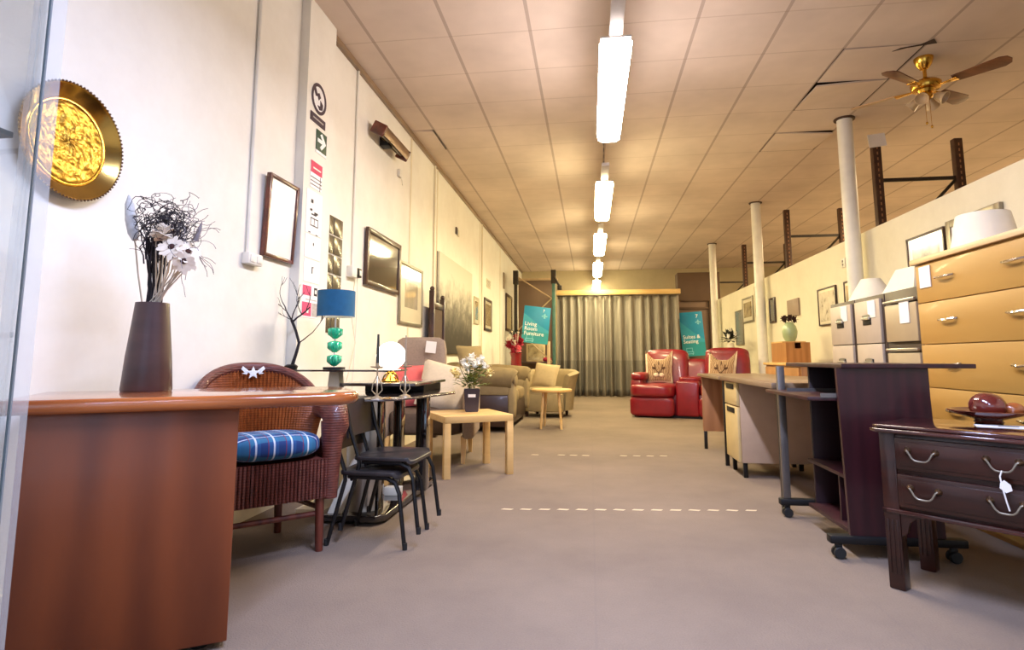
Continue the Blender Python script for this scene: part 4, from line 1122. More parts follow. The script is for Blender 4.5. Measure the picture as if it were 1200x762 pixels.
for sx in (-.72,.72):
    for sy in (-.36,.36):
        bm = BM(); lathe(bm, [(.03,0),(.035,.07)], 12, Matrix.Translation((sx,sy,0))); obj('foot', bm, 'darkwood', t)
bm = BM(); pillow(bm, .42, .34, .13, Matrix.Rotation(R(-18), 4, 'X'))
o = tag(obj('scatter_cushion', bm, 'olive_lt', smooth=60, loc=(-1.50, 7.42, .72)), 'small olive cushion propped on the back of the olive sofa', 'cushion'); o.rotation_euler = (0,0,R(50))
# paper tag on sofa arm
bm = BM(); box(bm, (0,0,0), (.09,.06,.002), 0)
o = tag(obj('price_tag', bm, 'paper', loc=(-1.25, 7.08, .793)), 'white price tag lying on the olive sofa arm', 'price tag'); o.rotation_euler = (0,R(4),R(20))

# ------------------------------------------------------------------ round stool table
t = thing('round_table', 'small round pale birch table on splayed legs', 'side table', (-.50, 7.55, 0))
bm = BM(); lathe(bm, [(0,.455),(.245,.455),(.26,.462),(.26,.483),(.252,.49),(0,.49)], 40); obj('tabletop', bm, 'pine', t)
for a_ in (232, 308, 58, 122):
    c_, s_ = math.cos(R(a_)), math.sin(R(a_))
    bm = BM(); tube(bm, [(.21*c_,.21*s_,0),(.155*c_,.155*s_,.456)], [.015,.02], 10); obj('leg', bm, 'pine', t)

# ------------------------------------------------------------------ tub chair
t = thing('tub_chair', 'beige suede tub armchair with flared arms in front of the curtains', 'armchair', (-.66, 9.15, 0), R(-10))
def tubshell(bm, rin, th, zf):
    tb = BM(); A = []; n = 40; m = 8
    for i in range(n+1):
        u = i/n; a_ = R(-35)+R(250)*u; k = abs(2*u-1); z1 = zf(k)
        row = []
        for j in range(m+1):
            w_ = j/m; z = .10+(z1-.10)*w_; r_ = rin+.04*w_+.06*w_**3
            row.append((r_, z))
        prof = [(r_-.0, z) for r_, z in row] + [(row[-1][0]+th*.5, row[-1][1]+th*.28)] + [(r_+th, z) for r_, z in reversed(row)]
        A.append([tb.verts.new((r_*1.0*math.cos(a_), r_*.95*math.sin(a_), z)) for r_, z in prof])
    L = len(A[0])
    for i in range(n):
        for k in range(L-1): tb.faces.new((A[i][k], A[i][k+1], A[i+1][k+1], A[i+1][k]))
        tb.faces.new((A[i][L-1], A[i][0], A[i+1][0], A[i+1][L-1]))
    tb.faces.new(A[0]); tb.faces.new(list(reversed(A[n])))
    put(bm, tb)
bm = BM(); tubshell(bm, .275, .11, lambda k: .68-.07*k**3); obj('tub_shell', bm, 'tub', t, smooth=60)
bm = BM(); puff(bm, (0,-.06,.36), (.58,.60,.17), 4.5, 10); obj('seat_cushion', bm, 'tub', t)
bm = BM(); prism(bm, rrect(.56,.52,.2,8,0,-.04), .08, .29); obj('seat_base', bm, 'brown_leather', t)
bm = BM(); b2(bm, -.31, .31, -.36, -.28, .085, .35, .02); obj('front_rail', bm, 'tub', t)
for x, y in ((-.27,-.27),(.27,-.27),(-.24,.24),(.24,.24)):
    bm = BM(); frust(bm, (x,y,0), (.035,.035), (.055,.055), .11); obj('foot', bm, 'darkwood', t)
bm = BM(); pillow(bm, .40, .38, .14, Matrix.Rotation(R(-20), 4, 'X') @ Matrix.Rotation(R(8), 4, 'Y'))
o = tag(obj('scatter_cushion', bm, 'tub_cush', smooth=60, loc=(-.74, 9.08, .44)), 'sand coloured cushion sitting in the beige tub chair', 'cushion'); o.rotation_euler = (0,0,R(-14))

# ------------------------------------------------------------------ red vase with flowers
t = thing('red_flower_vase', 'tall dark red vase of crimson flowers standing on the floor behind the tub chair', 'vase', (-1.40, 11.0, 0))
bm = BM(); lathe(bm, [(0,0),(.12,0),(.13,.02),(.12,.5),(.10,.9),(.115,.98),(.105,.98),(.09,.9),(0,.88)], 24); obj('vase_body', bm, 'redvase', t)
blooms(t, [(-.13,0,1.16),(.02,.02,1.26),(-.05,-.02,1.04),(.08,.03,1.18),(.0,.0,1.12)], .11, 'bloom_red', 'flower', 34, 2)
blooms(t, [(.06,-.07,1.05)], .085, 'bloom_pink', 'flower', 34, 3)
bm = BM(); rq = random.Random(4)
for k in range(26):
    a_ = rq.uniform(0,2*PI); x = -.05+.12*math.cos(a_); y = .1*math.sin(a_); z = rq.uniform(1.15,1.42)
    tube(bm, [(0,0,.9),(x*.5,y*.5,1.15),(x,y,z)], .004, 4)
    if k % 2: ball(bm, (x,y,z), .018, 6)
obj('sprigs', bm, 'petal', t)
bm = BM()
for k in range(30):
    a_ = rq.uniform(0,2*PI); d = Vector((math.cos(a_),math.sin(a_)*.5,rq.uniform(.2,1))).normalized()
    prism(bm, [(0,-.01),(.06,-.025),(.11,0),(.06,.025),(0,.01)], -.001, .001, 0, TR(Vector((0,0,1.3))+d*.06) @ d.to_track_quat('X','Z').to_matrix().to_4x4())
obj('dark_leaves', bm, 'leaf_dk', t, smooth=0)

# ------------------------------------------------------------------ left pallet rack, boards, sign
t = thing('storage_rack', 'tall steel storage rack with brown back board at the far left corner', 'rack', (0,0,0))
for x, m in ((-1.66,'rackdark'),(-.80,'rackteal')):
    bm = BM(); b2(bm, x-.035, x+.035, 12.95, 13.05, 0, 2.72, .004); pp = obj('post', bm, m, t)
    bm = BM(); b2(bm, x-.055, x+.055, 12.93, 13.07, 2.55, 2.86, .006); obj('post_cap', bm, 'rackdark', pp)
bm = BM(); tube(bm, [(-.79,12.94,2.70),(-.66,12.92,2.48)], .025, 8); box(bm, (-.66,12.92,2.45), (.10,.06,.10), .01); obj('hook_bracket', bm, 'rackdark', t)
bm = BM()
for z0, z1 in ((.12,.62),(.62,.12),(.62,1.3),(2.2,1.6),(1.6,2.2)):
    pass
tube(bm, [(-1.62,13.0,2.72),(-.84,13.0,2.22)], .014, 6); tube(bm, [(-.84,13.0,2.22),(-1.62,13.0,1.5)], .014, 6)
tube(bm, [(-1.62,13.0,1.5),(-.84,13.0,.8)], .018, 6); tube(bm, [(-.84,13.0,.8),(-1.62,13.0,.3)], .018, 6)
b2(bm, -.95, -.88, 12.9, 12.96, .3, 1.25, .005)
obj('brace', bm, 'rackpale', t)
for z in (.80, 1.0 - .62):
    bm = BM(); b2(bm, -1.64, -.82, 13.0, 13.8, z-.03, z, .004); obj('shelf', bm, 'darkwood', t)
bm = BM(); b2(bm, -1.70, -.82, 13.82, 13.86, .0, 2.74, .004); obj('back_board', bm, 'brownboard', t)
bm = BM(); b2(bm, -1.75, -.75, 13.78, 13.90, 2.74, 2.79, .004); obj('top_rail', bm, 'rackpale', t)
t = thing('leaning_picture', 'pale unframed picture leaning on the shelf of the far left rack', 'picture', (-1.25, 13.45, .80), R(8), rx=R(-10))
bm = BM(); b2(bm, -.22, .22, -.012, .012, 0, .42, .003); obj('board', bm, 'tub_cush', t)
bm = BM(); b2(bm, -.18, .18, -.015, -.012, .04, .38); obj('picture', bm, 'pic_sepia', t)
t = thing('toy_ball', 'orange ring shaped object on the far left rack shelf', 'ornament', (-.98, 13.3, .80))
bm = BM(); lathe(bm, [(.06,.0),(.10,.03),(.10,.07),(.06,.10),(.04,.05),(.06,0)], 20, sx=1, sy=1); obj('ring', bm, 'pinkred', t)
bm = BM(); ball(bm, (0,0,.05), .035, 10); obj('core', bm, 'tub_cush', t)

def hanging_sign(loc, w, h, label, lines, rot, rx=0, ry=0, tz=.33, sz=.105, sofa_x=-.2):
    t = thing('department_sign', label, 'sign', loc, rot, 'teal department signs', rx=rx, ry=ry)
    bm = BM(); b2(bm, -w/2, w/2, 0, .012, 0, h, .002); obj('sign_board', bm, 'teal_a', t)
    bm = BM(); prism(bm, [(-w/2,h*.80),(w*.12,h*.50),(w/2,h*.36),(w/2,.0),(-w/2,.0)], .0, .0015, 0, FACE); obj('pale_triangle', bm, 'teal_b', t)
    bm = BM(); prism(bm, [(-w/2,h*.36),(w*.5,h*.30),(w/2,.0),(-w/2,.0)], .0015, .0025, 0, FACE); obj('lower_field', bm, 'teal_c', t)
    text_mesh('lettering', '\n'.join(lines), sz, 'signwhite', t, Matrix.Translation((-w*.43,-.004,h*tz)) @ FACE, .001, 'LEFT', .9, .0014)
    text_mesh('number', '7', h*.11, 'signwhite', t, Matrix.Translation((w*.20,-.004,h*.86)) @ FACE, .001, 'LEFT', 1, .0015)
    bm = BM()
    for dx, dz, q in ((0,0,.035),(-.045,-.012,.022),(.045,-.012,.022),(0,-.045,.026),(0,.035,.02)):
        prism(bm, [(dx-q*1.2,dz),(dx,dz-q*.8),(dx+q*1.2,dz),(dx,dz+q*.8)], .002, .0035, 0, Matrix.Translation((w*.29,0,h*.77)) @ FACE)
    obj('emblem', bm, 'signpale', t)
    bm = BM(); S = Matrix.Translation((sofa_x*w,0,h*.05)) @ FACE
    for q in ((-.09,.0,-.075,.06),(.075,.0,.09,.06),(-.075,.045,.075,.06),(-.075,.0,.075,.014),(-.07,.13,.07,.142),(-.07,.06,-.058,.13),(.058,.06,.07,.13),(-.075,-.02,-.06,.0),(.06,-.02,.075,.0)):
        prism(bm, [(q[0],q[1]),(q[2],q[1]),(q[2],q[3]),(q[0],q[3])], .002, .0045, 0, S)
    obj('sofa_icon', bm, 'signpale', t)
    return t
hanging_sign((-1.20, 12.55, 1.20), .58, .80, 'teal sign reading Living Room Furniture hung on the far left rack', ['Living', 'Room', 'Furniture'], R(12), ry=R(6), tz=.47, sz=.115)
hanging_sign((2.385, 13.9, .93), .52, 1.02, 'teal sign reading Suites & Seating on the brown board beside the curtains', ['Suites &', 'Seating'], 0, ry=R(-4), tz=.40, sz=.118)
# ------------------------------------------------------------------ right brown board unit
t = thing('brown_cupboard', 'tall brown panelled cupboard at the right of the curtains', 'cupboard', (2.56, 14.05, 0))
bm = BM(); b2(bm, -.48, .48, 0, .4, 2.22, 2.90, .005); obj('upper_panel', bm, 'brownboard_dk', t)
bm = BM(); b2(bm, -.48, .22, .06, .4, 0, 2.22, .005); obj('recess_panel', bm, 'brownboard', t)
bm = BM(); b2(bm, .22, .48, 0, .4, 0, 2.22, .005); obj('side_panel', bm, 'brownboard_dk', t)
bm = BM(); b2(bm, -.48, .22, .02, .06, 2.03, 2.08, .004); obj('cross_rail', bm, 'brownboard_dk', t)
bm = BM(); b2(bm, .30, .36, -.02, 0, 1.5, 1.58, .004); obj('switch', bm, 'plastic_white', t)

# ------------------------------------------------------------------ curtains
t = thing('curtain_pelmet', 'pale wooden pelmet board above the curtains', 'pelmet', (.60, 13.5, 2.31))
bm = BM(); b2(bm, -1.36, 1.45, -.02, .02, .03, .14, .004); obj('board', bm, 'pelmet', t)
bm = BM(); tube(bm, [(-1.36,.09,.022),(1.45,.09,.022)], .014, 8); obj('curtain_rail', bm, 'grey_metal', t)
def curtain(x0, x1, label, folds, seed):
    rq = random.Random(seed); W = x1-x0; n = folds*16; m = 14
    ph = [rq.uniform(-.9,.9) for _ in range(folds+2)]
    bm = BM(); G = []
    for i in range(n+1):
        u = i/n; row = []
        for j in range(m+1):
            w_ = j/m; k = u*folds; f = int(min(k, folds-1)); p = ph[f]*(1-(k-f))+ph[f+1]*(k-f)
            amp = .11*(.55+.45*(1-w_)) * (1+.35*p)
            x = x0 + W*u + .02*math.sin(2*PI*k*.5+p)*(1-w_); y = amp*math.sin(2*PI*k + p*1.4)
            row.append(bm.verts.new((x, y, .02+2.32*w_)))
        G.append(row)
    for i in range(n):
        for j in range(m): bm.faces.new((G[i][j], G[i+1][j], G[i+1][j+1], G[i][j+1]))
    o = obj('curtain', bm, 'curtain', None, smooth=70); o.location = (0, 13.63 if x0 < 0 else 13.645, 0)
    tag(o, label, 'curtain', 'grey-beige curtains across the end of the shop')
    s_ = o.modifiers.new('thick', 'SOLIDIFY'); s_.thickness = .004
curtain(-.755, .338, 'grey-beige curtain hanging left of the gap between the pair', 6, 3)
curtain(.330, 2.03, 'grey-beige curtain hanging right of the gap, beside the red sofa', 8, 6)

# ------------------------------------------------------------------ red reclining sofa
SR = math.atan2(-.27, .96)
t = thing('red_sofa', 'red leather reclining sofa with a centre console in front of the curtains', 'sofa', (.56, 9.12, 0), SR)
W = 1.86
def pf(name, c, s, p=5, n=10, mx=None):
    bm = BM(); puff(bm, c, s, p, n, mx); return obj(name, bm, 'red_leather', t, smooth=60)
bm = BM(); b2(bm, .06, W-.04, .10, .78, .03, .34, .02); obj('base', bm, 'red_leather', t)
bm = BM(); b2(bm, .08, W-.06, .06, .74, .0, .035); obj('plinth', bm, 'blackp', t)
pf('arm', (.11,.42,.33), (.22,.66,.58), 5); pf('arm_pad', (.125,.38,.60), (.25,.62,.13), 3.5)
pf('arm', (W-.11,.36,.33), (.23,.76,.58), 5); pf('arm_pad', (W-.12,.34,.60), (.25,.70,.12), 4)
pf('seat', (.355,.30,.395), (.67,.82,.21), 5); pf('footrest', (.355,.03,.165), (.65,.18,.29), 7)
pf('seat', (1.32,.34,.405), (.58,.72,.19), 5); pf('footrest', (1.34,.06,.165), (.64,.13,.29), 7)
bm = BM(); b2(bm, .70, 1.03, .03, .70, .03, .545, .03, 3); obj('console', bm, 'red_leather', t)
pf('console_lid', (.875,.44,.565), (.32,.46,.07), 5)
mx = Matrix.Rotation(R(-12), 4, 'X')
pf('backrest', (.49,.70,.70), (.68,.25,.62), 4.5, 12, mx); pf('headrest', (.49,.74,.90), (.66,.22,.24), 3.5, 10, mx)
pf('backrest', (.93,.72,.62), (.40,.20,.50), 5, 10, mx)
pf('backrest', (1.40,.70,.70), (.66,.25,.64), 4.5, 12, mx); pf('headrest', (1.40,.74,.92), (.64,.22,.24), 3.5, 10, mx)
def cat_cushion(p, rz, tilt, label):
    # p is a point in the sofa's frame
    m = Matrix.Translation((.56,9.12,0)) @ Matrix.Rotation(SR,4,'Z')
    q = m @ Vector(p)
    t = thing('cat_cushion', label, 'cushion', q, SR+rz, 'cat-face cushions on the red sofa', rx=tilt)
    bm = BM(); pillow(bm, .42, .40, .15, n=18, ears=.30); obj('pillow', bm, 'cat_white', t, smooth=60)
    bm = BM(); pillow(bm, .40, .385, .15, Matrix.Translation((0,-.008,.01)), n=18, ears=.29); obj('fur_face', bm, 'cat', t, smooth=60)
    for s in (-1,1):
        bm = BM(); prism(bm, [(s*.085,.35),(s*.165,.345),(s*.165,.45)], 0, .012, .002, Matrix.Translation((0,-.018,0)) @ FACE); obj('ear', bm, 'cat_ear', t)
        bm = BM(); ball(bm, (s*.072,-.083,.23), .026, 12, (1.25,.35,.7), Matrix.Rotation(R(-s*18),4,'Y')); obj('eye', bm, 'cat_dark', t)
        bm = BM(); ball(bm, (s*.04,-.082,.12), .042, 12, (1,.35,.75)); obj('muzzle', bm, 'cat_white', t)
    bm = BM(); prism(bm, [(-.018,.155),(.018,.155),(.004,.13),(.004,.105),(-.004,.105),(-.004,.13)], 0, .01, .001, Matrix.Translation((0,-.088,0)) @ FACE); obj('nose', bm, 'cat_dark', t)
    bm = BM()
    for s in (-1,1): tube(bm, [(s*.012,-.088,.16),(s*.045,-.086,.21),(s*.06,-.083,.29)], .006, 5)
    tube(bm, [(0,-.086,.28),(0,-.083,.34)], .007, 5); obj('fur_stripe', bm, 'cat_dark', t)
    return t
cat_cushion((.40,.42,.485), R(6), R(-16), 'square cushion printed with a tabby cat face on the left seat of the red sofa')
cat_cushion((1.32,.42,.485), R(-10), R(-20), 'cat-eared cushion on the right seat of the red sofa, half hidden by the desk')

# ------------------------------------------------------------------ office desks on the right
t = thing('office_desk', 'brown office desk with plain end panel and dark legs, farther of the two desks', 'desk', (1.08, 5.10, 0))
bm = BM(); b2(bm, -.02, .62, 0, .99, .70, .73, .004); obj('desktop', bm, 'desk_top', t)
bm = BM(); b2(bm, .01, .58, .92, .95, .17, .70, .003); obj('end_panel', bm, 'desk_brown', t)
bm = BM(); b2(bm, .56, .58, .03, .92, .25, .70, .002); obj('modesty_panel', bm, 'desk_brown', t)
for x, y, z in ((.03,.03,.70),(.55,.03,.70),(.03,.935,.17),(.55,.935,.17)):
    bm = BM(); b2(bm, x-.015, x+.015, y-.015, y+.015, 0, z, .002); obj('leg', bm, 'blackm', t)
t = thing('office_desk', 'grey-topped office desk with beige drawer pedestal, the nearer of the two desks', 'desk', (1.08, 3.66, 0))
bm = BM(); b2(bm, -.02, .66, 0, 1.40, .70, .735, .004); obj('desktop', bm, 'desk_top', t)
bm = BM(); b2(bm, .022, .60, .94, 1.34, .11, .70, .004); obj('pedestal', bm, 'desk_side', t)
for z0, z1 in ((.115,.515),(.525,.695)):
    bm = BM(); b2(bm, .0, .02, .945, 1.335, z0, z1, .003); dr = obj('drawer', bm, 'drawer_tan', t)
    bm = BM(); b2(bm, -.004, .0005, 1.02, 1.26, z1-.05, z1-.012, .001); obj('handle', bm, 'blackp', dr)
bm = BM(); b2(bm, .60, .62, .02, .94, .25, .70, .002); obj('modesty_panel', bm, 'desk_side', t)
for x, y in ((.03,.03),(.58,.03)):
    bm = BM(); b2(bm, x-.015, x+.015, y-.015, y+.015, 0, .70, .002); obj('leg', bm, 'blackm', t)
for x, y in ((.05,.98),(.55,.98),(.05,1.30),(.55,1.30)):
    bm = BM(); b2(bm, x-.015, x+.015, y-.015, y+.015, 0, .11, .002); obj('leg', bm, 'blackm', t)
# loose paper at the far edge of desk

# ------------------------------------------------------------------ maroon computer workstation on castors
t = thing('computer_desk', 'dark maroon computer workstation on black castors with a pull-out keyboard tray', 'desk', (0,0,0))
bm = BM(); prism(bm, [(1.13,2.84),(1.69,2.84),(1.69,3.60),(1.13,3.60)], .835, .855, .003); obj('desktop', bm, 'maroon', t)
bm = BM(); hexa(bm, [(1.13,2.86,.10),(1.52,2.86,.10),(1.52,2.88,.10),(1.13,2.88,.10),(1.115,2.86,.835),(1.50,2.86,.835),(1.50,2.88,.835),(1.115,2.88,.835)]); obj('side_panel', bm, 'maroon', t)
bm = BM(); b2(bm, 1.17, 1.56, 3.36, 3.38, .10, .835, .002); obj('side_panel', bm, 'maroon_shaded', t)
bm = BM(); b2(bm, 1.50, 1.515, 2.88, 3.36, .10, .835, .002); obj('back_panel', bm, 'maroon_shaded', t)
bm = BM(); b2(bm, 1.14, 1.50, 2.88, 3.36, .335, .352, .002); obj('shelf', bm, 'maroon', t)
bm = BM(); b2(bm, 1.13, 1.50, 2.88, 3.36, .105, .123, .002); obj('bottom_shelf', bm, 'maroon', t)
bm = BM(); b2(bm, 1.16, 1.50, 3.02, 3.035, .123, .335, .002); obj('divider', bm, 'maroon', t)
bm = BM(); b2(bm, .995, 1.45, 2.89, 3.55, .685, .703, .003); tr = obj('keyboard_tray', bm, 'maroon', t)
bm = BM(); b2(bm, 1.05, 1.45, 2.886, 2.89, .70, .72); b2(bm, 1.05, 1.45, 3.352, 3.358, .70, .72); obj('tray_runner', bm, 'grey_metal', tr)
for y in (3.55,):
    bm = BM(); b2(bm, 1.06, 1.10, y-.015, y+.015, .10, .835, .004); obj('leg', bm, 'grey_metal', t)
    bm = BM(); b2(bm, 1.50, 1.54, y-.015, y+.015, .10, .835, .004); obj('leg', bm, 'grey_metal', t)
for y in (2.87, 3.55):
    bm = BM(); b2(bm, 1.04, 1.60, y-.025, y+.025, .065, .10, .006); obj('foot_bar', bm, 'blackp', t)
    for x in (1.08, 1.55):
        bm = BM()
        for dx in (-.014,.014): lathe(bm, [(0,-.009),(.022,-.009),(.025,-.005),(.025,.005),(.022,.009),(0,.009)], 18, TR((x,y+dx,.025), 0, PI/2, 0))
        box(bm, (x,y,.05), (.03,.016,.035), .004); obj('castor', bm, 'rubber', t)

# ------------------------------------------------------------------ dark mahogany side table with drawers
q = R(-45)
t = thing('drawer_table', 'dark mahogany side table with two long drawers and brass drop handles, right foreground', 'side table', (1.085, 2.53, 0), q)
Wt, Dt = .60, .445
bm = BM(); prism(bm, [(.03,0),(Wt-.03,0),(Wt,.03),(Wt,Dt),(0,Dt),(0,.03)], .592, .607, .005); prism(bm, [(.035,.01),(Wt-.035,.01),(Wt-.01,.035),(Wt-.01,Dt-.005),(.01,Dt-.005),(.01,.035)], .607, .622, .006); obj('tabletop', bm, 'mahog_top', t)
bm = BM(); b2(bm, .03, Wt-.03, .045, Dt-.03, .30, .592, .004); obj('carcass', bm, 'mahog', t)
bm = BM(); b2(bm, .025, Wt-.025, .03, .06, .285, .302, .004); b2(bm, .025, .045, .03, Dt-.03, .285, .302, .004); obj('bottom_moulding', bm, 'mahog_top', t)
def drop_handle(par, cx, cz, y):
    for s in (-1,1):
        bm = BM(); lathe(bm, [(0,0),(.013,0),(.011,.005),(.006,.012),(0,.014)], 12, Matrix.Translation((cx+s*.045,y,cz)) @ FACE); obj('handle_plate', bm, 'tarnish', par)
    bm = BM(); pts = [(cx-.045,y-.012,cz)]
    for k in range(9):
        u = -1+2*k/8; pts.append((cx+.04*u*(1.0 if abs(u)>.8 else .95), y-.016, cz-.032*(1-abs(u)**4)-.004))
    pts.append((cx+.045,y-.012,cz)); tube(bm, pts, .0034, 7); obj('drop_handle', bm, 'silverframe', par)
for z0, z1 in ((.455,.575),(.315,.437)):
    bm = BM(); b2(bm, .085, Wt-.085, .028, .046, z0, z1, .004); b2(bm, .10, Wt-.10, .024, .03, z0+.015, z1-.015, .003); dr = obj('drawer', bm, 'mahog', t)
    for cx in (.175, .415): drop_handle(dr, cx, (z0+z1)/2+.016, .024)
for x, y in ((.055,.065),(Wt-.055,.065),(.055,Dt-.06),(Wt-.055,Dt-.06)):
    bm = BM(); b2(bm, x-.028, x+.028, y-.028, y+.028, 0, .60, .006)
    for k in (-1,0,1): b2(bm, x+k*.016-.004, x+k*.016+.004, y-.031, y-.027, .06, .26, .001)
    obj('leg', bm, 'mahog', t)
for x, s in ((.083,1),(Wt-.083,-1)):
    bm = BM(); prism(bm, [(x,.30),(x+s*.09,.30),(x+s*.085,.285),(x+s*.05,.275),(x+s*.03,.255),(x+s*.02,.215),(x,.20)], -.03, -.01, .002, Matrix.Translation((0,.03,0)) @ FACE); obj('bracket', bm, 'mahog', t)
# tag tied to the handle
m = Matrix.Translation((1.085,2.53,0)) @ Matrix.Rotation(q,4,'Z')
t = thing('price_tag', 'white paper price tag tied with string to the upper drawer handle', 'price tag', m @ Vector((.415,.0,.50)), q)
bm = BM(); prism(bm, [(-.003,-.02),(.014,-.034),(.017,-.052),(.0,-.062),(-.017,-.048),(-.014,-.03)], 0, .002, 0, Matrix.Translation((.008,0,-.01)) @ FACE); obj('tag_paper', bm, 'paper', t)
bm = BM(); tube(bm, [(0,.005,.0),(-.006,.002,-.02),(.0,-.003,-.06),(.006,.0,-.10),(.012,.0,-.13)], .0026, 5); obj('string', bm, 'paper', t)
# bowl with wooden balls, paper
p = (1.575, 2.60)
t = thing('wooden_bowl', 'dark turned wooden bowl with a wide rim on the mahogany side table', 'bowl', (p[0], p[1], .622))
bm = BM(); lathe(bm, [(0,0),(.045,0),(.05,.006),(.045,.014),(.07,.022),(.125,.040),(.138,.050),(.133,.053),(.09,.034),(.04,.022),(0,.02)], 40); obj('bowl_body', bm, 'bowlwood', t)
bm = BM(); ball(bm, (0,0,0), .062, 28, (1,1,.86)); tag(obj('wooden_ball', bm, 'ballwood', loc=(p[0], p[1], .690)), 'large burgundy wooden ball sitting in the dark bowl', 'ball', 'wooden balls in the bowl')
bm = BM(); ball(bm, (0,0,0), .030, 20, (1.25,1,.9)); tag(obj('wooden_ball', bm, 'ballwood2', loc=(p[0]+.078, p[1]-.025, .680)), 'small honey coloured wooden ball beside the burgundy one', 'ball', 'wooden balls in the bowl')
t = thing('price_paper', 'white price paper lying on the mahogany side table in front of the bowl', 'paper', (1.585, 2.45, .6225), R(-25))
bm = BM(); hexa(bm, [(-.13,-.05,0),(.13,-.05,0),(.13,.05,0),(-.13,.05,0),(-.13,-.05,.0012),(.13,-.05,.0012),(.13,.05,.0012),(-.13,.05,.0012)]); obj('sheet', bm, 'paper_cool', t)
bm = BM(); b2(bm, -.06, .0, -.01, .012, .0013, .0018); obj('printed_mark', bm, 'ink', t)

# ------------------------------------------------------------------ big beech chest of drawers
t = thing('chest_of_drawers', 'tall wide golden beech chest of drawers with curved bar handles', 'chest of drawers', (1.95, 2.63, 0))
bm = BM(); b2(bm, .02, .56, 0, 1.13, .0, 1.435, .003); obj('carcass', bm, 'beech', t)
bm = BM(); b2(bm, -.02, .58, -.02, 1.15, 1.435, 1.468, .005); obj('top_board', bm, 'beech_lt', t)
for k, (z0, z1) in enumerate(((1.205,1.432),(.962,1.200),(.715,.957),(.46,.710),(.20,.455),(.03,.195))):
    bm = BM(); b2(bm, .0, .02, .004, 1.126, z0, z1, .002); dr = obj('drawer', bm, 'beech', t)
    if k == 5: continue
    for y in (.30, .84):
        cz = z0+(z1-z0)*.55
        bm = BM(); tube(bm, [(0,y-.075,cz+.004),(-.022,y-.055,cz),(-.030,y,cz-.004),(-.022,y+.055,cz),(0,y+.075,cz+.004)], [.006,.0065,.008,.0065,.006], 8); obj('handle', bm, 'chrome', dr)
bm = BM(); b2(bm, 1.944, 1.9485, 3.60, 3.71, 1.29, 1.415)
tag(obj('price_label', bm, 'paper'), 'white price label stuck on the top drawer of the beech chest', 'label')

# things on the chest / partition behind it
def shade(name, label, loc, r0, r1, h, m, square=False, rz=0, group=None):
    t = thing(name, label, 'lampshade', loc, rz, group)
    bm = BM()
    if square:
        k = R(45); lathe(bm, [(r0,0),(r1,h),(r1-.004,h),(r0-.004,.001),(r0,0)], 4, Matrix.Rotation(k,4,'Z'))
    else: lathe(bm, [(r0,0),(r1,h),(r1-.004,h),(r0-.004,.001),(r0,0)], 36)
    s_ = obj('shade', bm, m, t)
    bm = BM()
    for k in range(3): tube(bm, [(0,0,h-.02),((r1-.004)*(.7 if square else 1)*math.cos(k*2.094),(r1-.004)*(.7 if square else 1)*math.sin(k*2.094),h-.015)], .002, 5)
    obj('spider_ring', bm, 'silver', t)
    return t
shade('lampshade', 'white tapered lampshade standing on top of the beech chest, before the grey frame', (2.20,3.52,1.468), .165, .125, .215, 'lampwhite')
shade('lampshade', 'ivory lampshade on top of the beech chest at the right edge of the picture', (2.20,2.90,1.468), .165, .14, .23, 'lampcream')
shade('lampshade', 'white cone lampshade standing on the filing cabinet farthest from the chest', (2.24,4.96,1.32), .18, .07, .19, 'lampwhite')
shade('lampshade', 'square white lampshade on top of the brown filing cabinet next to the chest', (2.24,4.27,1.32), .235, .135, .175, 'lampcream', True, R(8))
wall_pic('framed_picture', 'grey-framed blank white picture on the partition above the beech chest', 'picture', 'R', 4.18, 4.78, 1.47, 1.92, .055, 'silverframe', 'framewhite', dep=.03)
wall_pic('framed_picture', 'thin black-framed pale print beside the grey-framed picture on the partition', 'picture', 'R', 4.82, 5.36, 1.42, 1.90, .018, 'darkwood', 'pic_pale', 'framewhite', .06)

# ------------------------------------------------------------------ filing cabinets
def filing(y0, label, style):
    t = thing('filing_cabinet', label, 'filing cabinet', (1.98, y0, 0), 0, 'four-drawer filing cabinets by the partition')
    w = .44
    body = 'fil_brown'
    bm = BM(); b2(bm, .012, .60, 0, w, 0, 1.32, .004); obj('carcass', bm, body, t)
    for k in range(4):
        z0 = .05+k*.312; z1 = z0+.305
        bm = BM()
        if style == 'putty':
            b2(bm, -.008, .012, .032, w-.032, z0, z1, .003); dr = obj('drawer', bm, 'fil_grey', t)
            bm = BM(); b2(bm, -.013, -.007, w/2-.06, w/2+.06, z0+.13, z0+.20, .002); h = obj('handle_recess', bm, 'blackp', dr)
            bm = BM(); b2(bm, -.024, -.010, w/2-.055, w/2+.055, z0+.165, z0+.185, .003); b2(bm, -.015, -.012, w/2-.045, w/2+.045, z0+.187, z0+.205); obj('handle', bm, 'silver', dr)
        else:
            b2(bm, -.008, .012, .03, w-.03, z0, z1-.065, .003); dr = obj('drawer', bm, 'fil_tan', t)
            bm = BM(); b2(bm, -.022, .0, .03, w-.03, z1-.055, z1-.035, .006); obj('handle_rail', bm, 'silver', dr)
    return t
filing(4.695, 'putty grey filing cabinet with dark brown sides, farthest of three', 'putty')
filing(4.245, 'putty grey filing cabinet with dark brown sides, middle of three', 'putty')
filing(3.795, 'khaki filing cabinet with brown rails, next to the beech chest', 'khaki')
for y, nm in ((4.78,'farthest'),(4.33,'middle')):
    bm = BM(); b2(bm, 1.967, 1.9705, y, y+.11, 1.165, 1.285); tag(obj('price_label', bm, 'paper'), f'white price label on the {nm} filing cabinet top drawer', 'label')
bm = BM(); b2(bm, 1.966, 1.9705, 3.90, 4.01, 1.10, 1.235); tag(obj('price_label', bm, 'paper'), 'white price label on the khaki filing cabinet', 'label')

